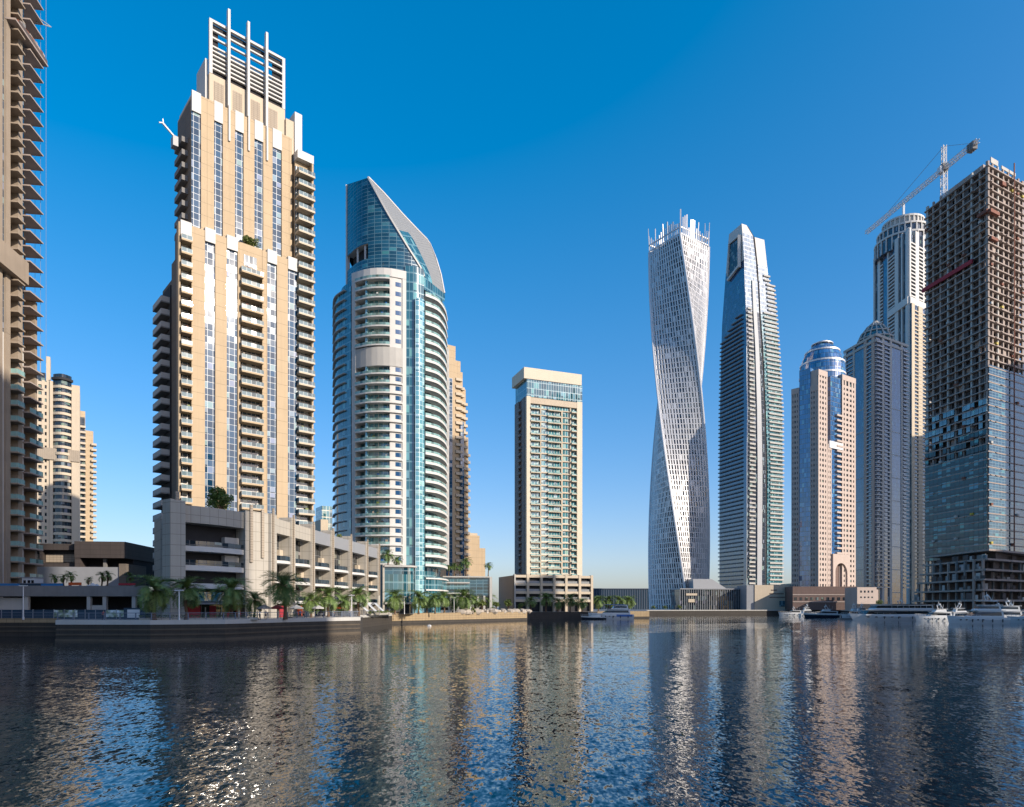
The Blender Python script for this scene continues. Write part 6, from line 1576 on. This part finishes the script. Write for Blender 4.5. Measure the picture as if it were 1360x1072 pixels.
# ---------------------------------------------------------------- boats
def boat(px, d, L, B, H, label, bow=1, heading=0.0, hull='gel', tiers=(), arch=True, name='motor_yacht', extra=None, cat='yacht'):
    w = pt(px, d); o = thing(name, (w.x, w.y, 0), label, cat, None); o.rotation_euler.z = heading + (0 if bow > 0 else math.pi)
    h = MB(); st = 14; rows = []
    for i in range(st + 1):
        t = i / st; b = B / 2 * (1 - max(0, (t - .45) / .55) ** 2.4) * (.92 + .08 * min(1, t * 4)); z = H * (1 + .38 * t * t); x = -L / 2 + L * t
        rows.append([(x - .04 * L * (t > .5) * (t - .5), 0, -.5), (x - .05 * L * max(0, t - .4), b * .82, -.15), (x, b, z * .62), (x + .012 * L * t, b * 1.0 + .02, z)])
    for s in (-1, 1):
        for a, c in zip(rows, rows[1:]):
            for k in range(3):
                f = [(a[k][0], a[k][1] * s, a[k][2]), (c[k][0], c[k][1] * s, c[k][2]), (c[k + 1][0], c[k + 1][1] * s, c[k + 1][2]), (a[k + 1][0], a[k + 1][1] * s, a[k + 1][2])]
                h.face(f if s < 0 else f[::-1], hull if k < 2 else ('gel' if hull != 'bluegel' else hull))
    for a, c in zip(rows, rows[1:]):
        h.face([(a[3][0], -a[3][1], a[3][2] - .12), (c[3][0], -c[3][1], c[3][2] - .12), (c[3][0], c[3][1], c[3][2] - .12), (a[3][0], a[3][1], a[3][2] - .12)], 'offwhite')
    a = rows[0]; h.face([(a[0][0], 0, -.5), *[(p[0], -p[1], p[2]) for p in a[1:]], *[(p[0], p[1], p[2]) for p in a[:0:-1]]][::-1], hull); h.build('hull', o)
    m = MB()
    for s in (-1, 1):
        for k in range(5):
            x = L * (-.05 + .09 * k); i = int((x / L + .5) * st); bb = rows[i][2][1]; m.box(x, x + L * .03, s * (bb + .01), s * (bb + .05), H * .55, H * .72, 'tint')
    m.build('porthole', o)
    for x0, x1, z0, z1, wd, rake, band in tiers:                      # as fractions of length; heights in metres
        X0, X1 = L * x0, L * x1; z0 += H * .98; z1 += H * .98; W = B / 2 * wd; rk = (z1 - z0) * rake
        c = MB(); c.hexa([(X0, -W, z0), (X1, -W * .8, z0), (X1, W * .8, z0), (X0, W, z0)], [(X0 + .3, -W * .93, z1), (X1 - rk, -W * .74, z1), (X1 - rk, W * .74, z1), (X0 + .3, W * .93, z1)], 'gel'); cab = c.build('cabin', o)
        if band:
            za, zb = z0 + (z1 - z0) * band[0], z0 + (z1 - z0) * band[1]; f0, f1 = band[0], band[1]
            def ring(f, e): return [(X0 + .3 * f + .6, -(W * (1 - .07 * f) + e), z0 + (z1 - z0) * f), (X1 - rk * f + e, -(W * (.8 - .06 * f) + e), z0 + (z1 - z0) * f), (X1 - rk * f + e, W * (.8 - .06 * f) + e, z0 + (z1 - z0) * f), (X0 + .3 * f + .6, W * (1 - .07 * f) + e, z0 + (z1 - z0) * f)]
            g = MB(); g.hexa(ring(f0, .03), ring(f1, .03), 'tint'); g.build('window_band', cab)
        c = MB(); c.box(X0 - .5, X1 - rk + .5, -W * .98, W * .98, z1, z1 + .14, 'gel'); c.build('deck_roof', cab)
    zt = H * .98 + max([t[3] for t in tiers] + [0])
    if arch and tiers:
        xa = L * (tiers[-1][0] * .5 + tiers[-1][1] * .5); W = B * .30; c = MB()
        c.bar((xa - .8, -W, zt), (xa, -W * .8, zt + 1.6), .22, 'gel'); c.bar((xa - .8, W, zt), (xa, W * .8, zt + 1.6), .22, 'gel'); c.bar((xa, -W * .8, zt + 1.6), (xa, W * .8, zt + 1.6), .3, 'gel'); c.bar((xa, 0, zt + 1.6), (xa, 0, zt + 3.0), .08, 'gel'); c.tube([(xa, .4, zt + 1.75), (xa, .4, zt + 2.2)], [.35, .2], 'gel'); c.build('radar_arch', o)
    r = MB()
    for s in (-1, 1):
        pts = [(rows[i][3][0], rows[i][3][1] * s * .96, rows[i][3][2] + .7) for i in range(7, st + 1)]
        for a, b in zip(pts, pts[1:]): r.bar(a, b, .05, 'alu')
        for p in pts: r.bar((p[0], p[1], p[2] - .8), p, .05, 'alu')
    r.build('bow_rail', o)
    if tiers:
        m = MB()
        for k in range(3):
            x = L * (-.3 + .12 * k); m.bar((x, (k - 1) * B * .2, zt), (x - .3, (k - 1) * B * .22, zt + 1.8 + .5 * k), .05, 'gel')
        m.build('whip_antenna', o)
        f = MB()
        for s in (-1, 1):
            for k in range(4):
                x = L * (-.36 + .17 * k); f.tube([(x, s * (B / 2 + .12), H * .2), (x, s * (B / 2 + .12), H * .75)], .16, 'hullnavy', 6)
        f.build('fender', o)
    if extra: extra(o, L, B, H, zt)
    return o

def boats():
    boat(788, 300, 11, 3.4, 1.1, 'small navy speedboat with a blue cover moored left of the ferry', -1, .1, 'hullnavy', ((-.3, .2, 0, 1.1, .8, 1.6, None),), False, 'speedboat', None, 'boat')
    def awn(o, L, B, H, zt):
        m = MB(); m.box(-L * .30, L * .12, -B * .42, B * .42, zt + .1, zt + .35, 'bluegel'); m.build('awning', o)
        m = MB(); m.box(-L * .46, -L * .1, B * .5 - .05, B * .5 + .03, H * .55, H * 1.0, 'bluegel'); m.box(-L * .46, -L * .1, -B * .5 - .03, -B * .5 + .05, H * .55, H * 1.0, 'bluegel'); m.build('side_stripe', o)
    boat(811, 303, 20, 5.6, 2.1, 'white and blue ferry with a blue roof moored at the stone pier', -1, .08, 'gel', ((-.42, .22, 0, 2.3, .86, 1.5, (.35, .8)), (-.38, -.02, 2.4, 4.2, .7, .9, (.3, .75))), False, 'ferry', awn, 'ferry')
    boat(1052, 420, 17, 4.6, 1.6, 'low white motor yacht nearest the beige pavilion', -1, .05, 'gel', ((-.3, .2, 0, 1.6, .8, 2.2, (.3, .8)),), True)
    boat(1092, 360, 20, 5.0, 1.7, 'long low white boat with a navy hull stripe before the brown podium', -1, .04, 'hullnavy', ((-.38, .15, 0, 1.5, .8, 2.4, (.3, .8)), (-.2, .02, 1.5, 2.5, .5, 1.4, None)), True)
    boat(1132, 330, 12, 3.8, 1.5, 'small white fishing boat with a tall radar arch beside the excursion boat', -1, .2, 'gel', ((-.25, .18, 0, 2.0, .75, 1.2, (.35, .8)), (-.15, .05, 2.1, 3.4, .6, .8, None)), True)
    def ex(o, L, B, H, zt):
        m = MB(); m.box(-L * .45, L * .06, -B * .45, B * .45, zt + .15, zt + .3, 'hullnavy')
        m.build('sun_awning', o); m = MB()
        for k in range(8):
            for s in (-1, 1): m.bar((-L * .44 + k * L * .07, s * B * .42, H + 2.2), (-L * .44 + k * L * .07, s * B * .42, zt + .2), .09, 'gel')
        m.build('awning_posts', o)
        for k in range(3):
            b = MB(); b.box(-L * (.30 - .1 * k), -L * (.27 - .1 * k), -B * .46, -B * .4, H + 2.35, H + 3.2, ('yellow', 'red', 'offwhite')[k]); b.build('deck_locker', o)
    boat(1184, 285, 35, 7.5, 2.0, 'long white two deck excursion boat with a dark window band', -1, .03, 'gel', ((-.47, .36, 0, 2.2, .94, .7, (.22, .80)), (-.46, .25, 2.3, 4.4, .84, .8, (.35, .8))), True, 'excursion_boat', ex, 'boat')
    boat(1240, 262, 15, 4.4, 1.6, 'cream lit motor yacht between the excursion boat and the white yacht', -1, .1, 'gel', ((-.42, .2, 0, 1.9, .85, 1.3, (.35, .8)), (-.3, .02, 1.9, 3.0, .6, 1.0, None)), True)
    boat(1297, 226, 18.5, 5.2, 1.9, 'white flybridge yacht lying bow left in front of the building site podium', -1, -.08, 'gel', ((-.40, .20, 0, 2.3, .88, 1.6, (.3, .82)), (-.36, .06, 2.4, 4.2, .78, 1.2, (.35, .8)), (-.30, -.04, 5.4, 5.65, .7, .1, None)), True)
    boat(1330, 246, 15, 4.6, 1.8, 'cream yacht half hidden behind the white flybridge yacht', -1, -.1, 'gel', ((-.40, .22, 0, 2.1, .9, 1.0, (.4, .85)), (-.36, .08, 2.2, 4.0, .8, .8, (.4, .8))), True)
    boat(1368, 232, 15, 4.6, 1.7, 'white yacht cut off by the right edge of the photo', -1, -.05, 'gel', ((-.42, .2, 0, 1.9, .86, 1.4, (.3, .8)), (-.32, .02, 2.0, 3.1, .7, 1.0, None)), True)
    rn = random.Random(21)
    for px, d, L, bow, lab in ((1150, 345, 13, 1, 'small white cruiser partly behind the excursion boat bow'), (1212, 330, 14, -1, 'white cruiser moored behind the excursion boat stern'), (1228, 315, 11, 1, 'short white sport boat between the excursion boat and the cream lit yacht'),
                                (1256, 300, 14, -1, 'white cruiser behind the cream lit yacht'), (1282, 262, 13, 1, 'low white cruiser showing behind the flybridge yacht bow'), (1318, 272, 15, -1, 'tall white cruiser behind the flybridge yacht stern'), (1349, 258, 12, 1, 'small white cruiser near the right edge behind the cut off yacht'), (1076, 400, 12, 1, 'small white cruiser between the two low boats before the brown podium')):
        boat(px, d, L, L * .28, 1.5, lab, bow, rn.uniform(-.15, .15), 'gel', ((-.4, .2, 0, 1.9, .85, 1.3, (.3, .8)), (-.32, .02, 2.0, 3.4, .65, 1.0, (.4, .8))), True, 'cabin_cruiser', None, 'boat')
    # floating pontoon with posts
    a = pt(1150, 292); o = thing('pontoon', (a.x, a.y, 0), 'low grey floating pontoon behind the moored boats', 'pontoon'); m = MB(); m.box(-8, 62, 7, 9, -.2, .55, 'conc'); m.build('deck', o)
    for k in range(7):
        m = MB(); m.tube([(-7 + k * 11, 8.3, -1), (-7 + k * 11, 8.3, 2.6)], .22, 'offwhite'); m.build('mooring_post', o)
    w = pt(570, 195); o = thing('small_buoy', (w.x, w.y, 0), 'tiny white buoy floating off the sunny quay', 'buoy'); m = MB(); m.tube([(-.6, 0, .05), (-.35, 0, .12), (.35, 0, .12), (.6, 0, .05)], [.08, .2, .2, .08], 'gel'); m.build('float', o); m = MB(); m.bar((0, 0, .3), (0, 0, .6), .05, 'gel'); m.build('pole', o)

# ---------------------------------------------------------------- unseen towers added out of frame, blocks shaped to shade the lower fronts
def shade_towers():
    n = Vector((-SUN_AZ.y, SUN_AZ.x, 0))
    for s, blocks, lab, mt in ((170, ((18, 82, 197), (82, 88, 180), (88, 98, 118)), 'broad cream unseen shade tower on the near bank', 'cream'), (110, ((243, 262, 202), (262, 291, 128)), 'narrow stepped unseen shade tower on the near bank beside the water', 'offwhite'),
                          (220, ((318, 377, 106), (377, 425, 190)), 'concrete unseen shade tower right of the building site', 'offwhite'), (170, ((660, 738, 352),), 'very tall slim unseen shade tower behind the marina quay', 'white'), (225, ((738, 850, 268),), 'wide unseen shade tower behind the marina', 'cream')):
        o0 = SUN_AZ * s + n * blocks[0][0]; F = Fac((o0.x, o0.y), math.atan2(n.y, n.x) + math.pi) ; root = thing('shade_tower', F.w(0), lab, 'tower', 'unseen shade towers')
        for u0, u1, h in blocks:
            a, b = -(u0 - blocks[0][0]), -(u1 - blocks[0][0])
            m = MB(); m.box(a, b, .5, 24, 0, h, 'gW'); m.build('body', root, F)
            m = MB()
            for k in range(int(h / 3.5)): m.box(a, b, 0, 24.5, 3.5 * k, 3.5 * k + 1.1, mt)
            m.build('floor_bands', root, F)['kind'] = 'stuff'
            for k in range(7):
                x = a + (b - a) * k / 6; m = MB(); m.box(min(max(x, min(a, b) + .5), max(a, b) - .5) - .5, min(max(x, min(a, b) + .5), max(a, b) - .5) + .5, -.3, .3, 0, h, mt); m.build('pier', root, F)

# ---------------------------------------------------------------- build everything
beige_tower(); stone_podium(); slab_tower(); curved_bay_tower(); sail_tower(); glass_podium(); behind_towers(); middle_tower()
twisted_tower(); tapered_tower(); dome_tower(); cupola_tower(); stepped_skyscraper(); site_tower_fill(); tower_crane(); far_low(); left_low()
planting(); furniture(); boats(); shade_towers()
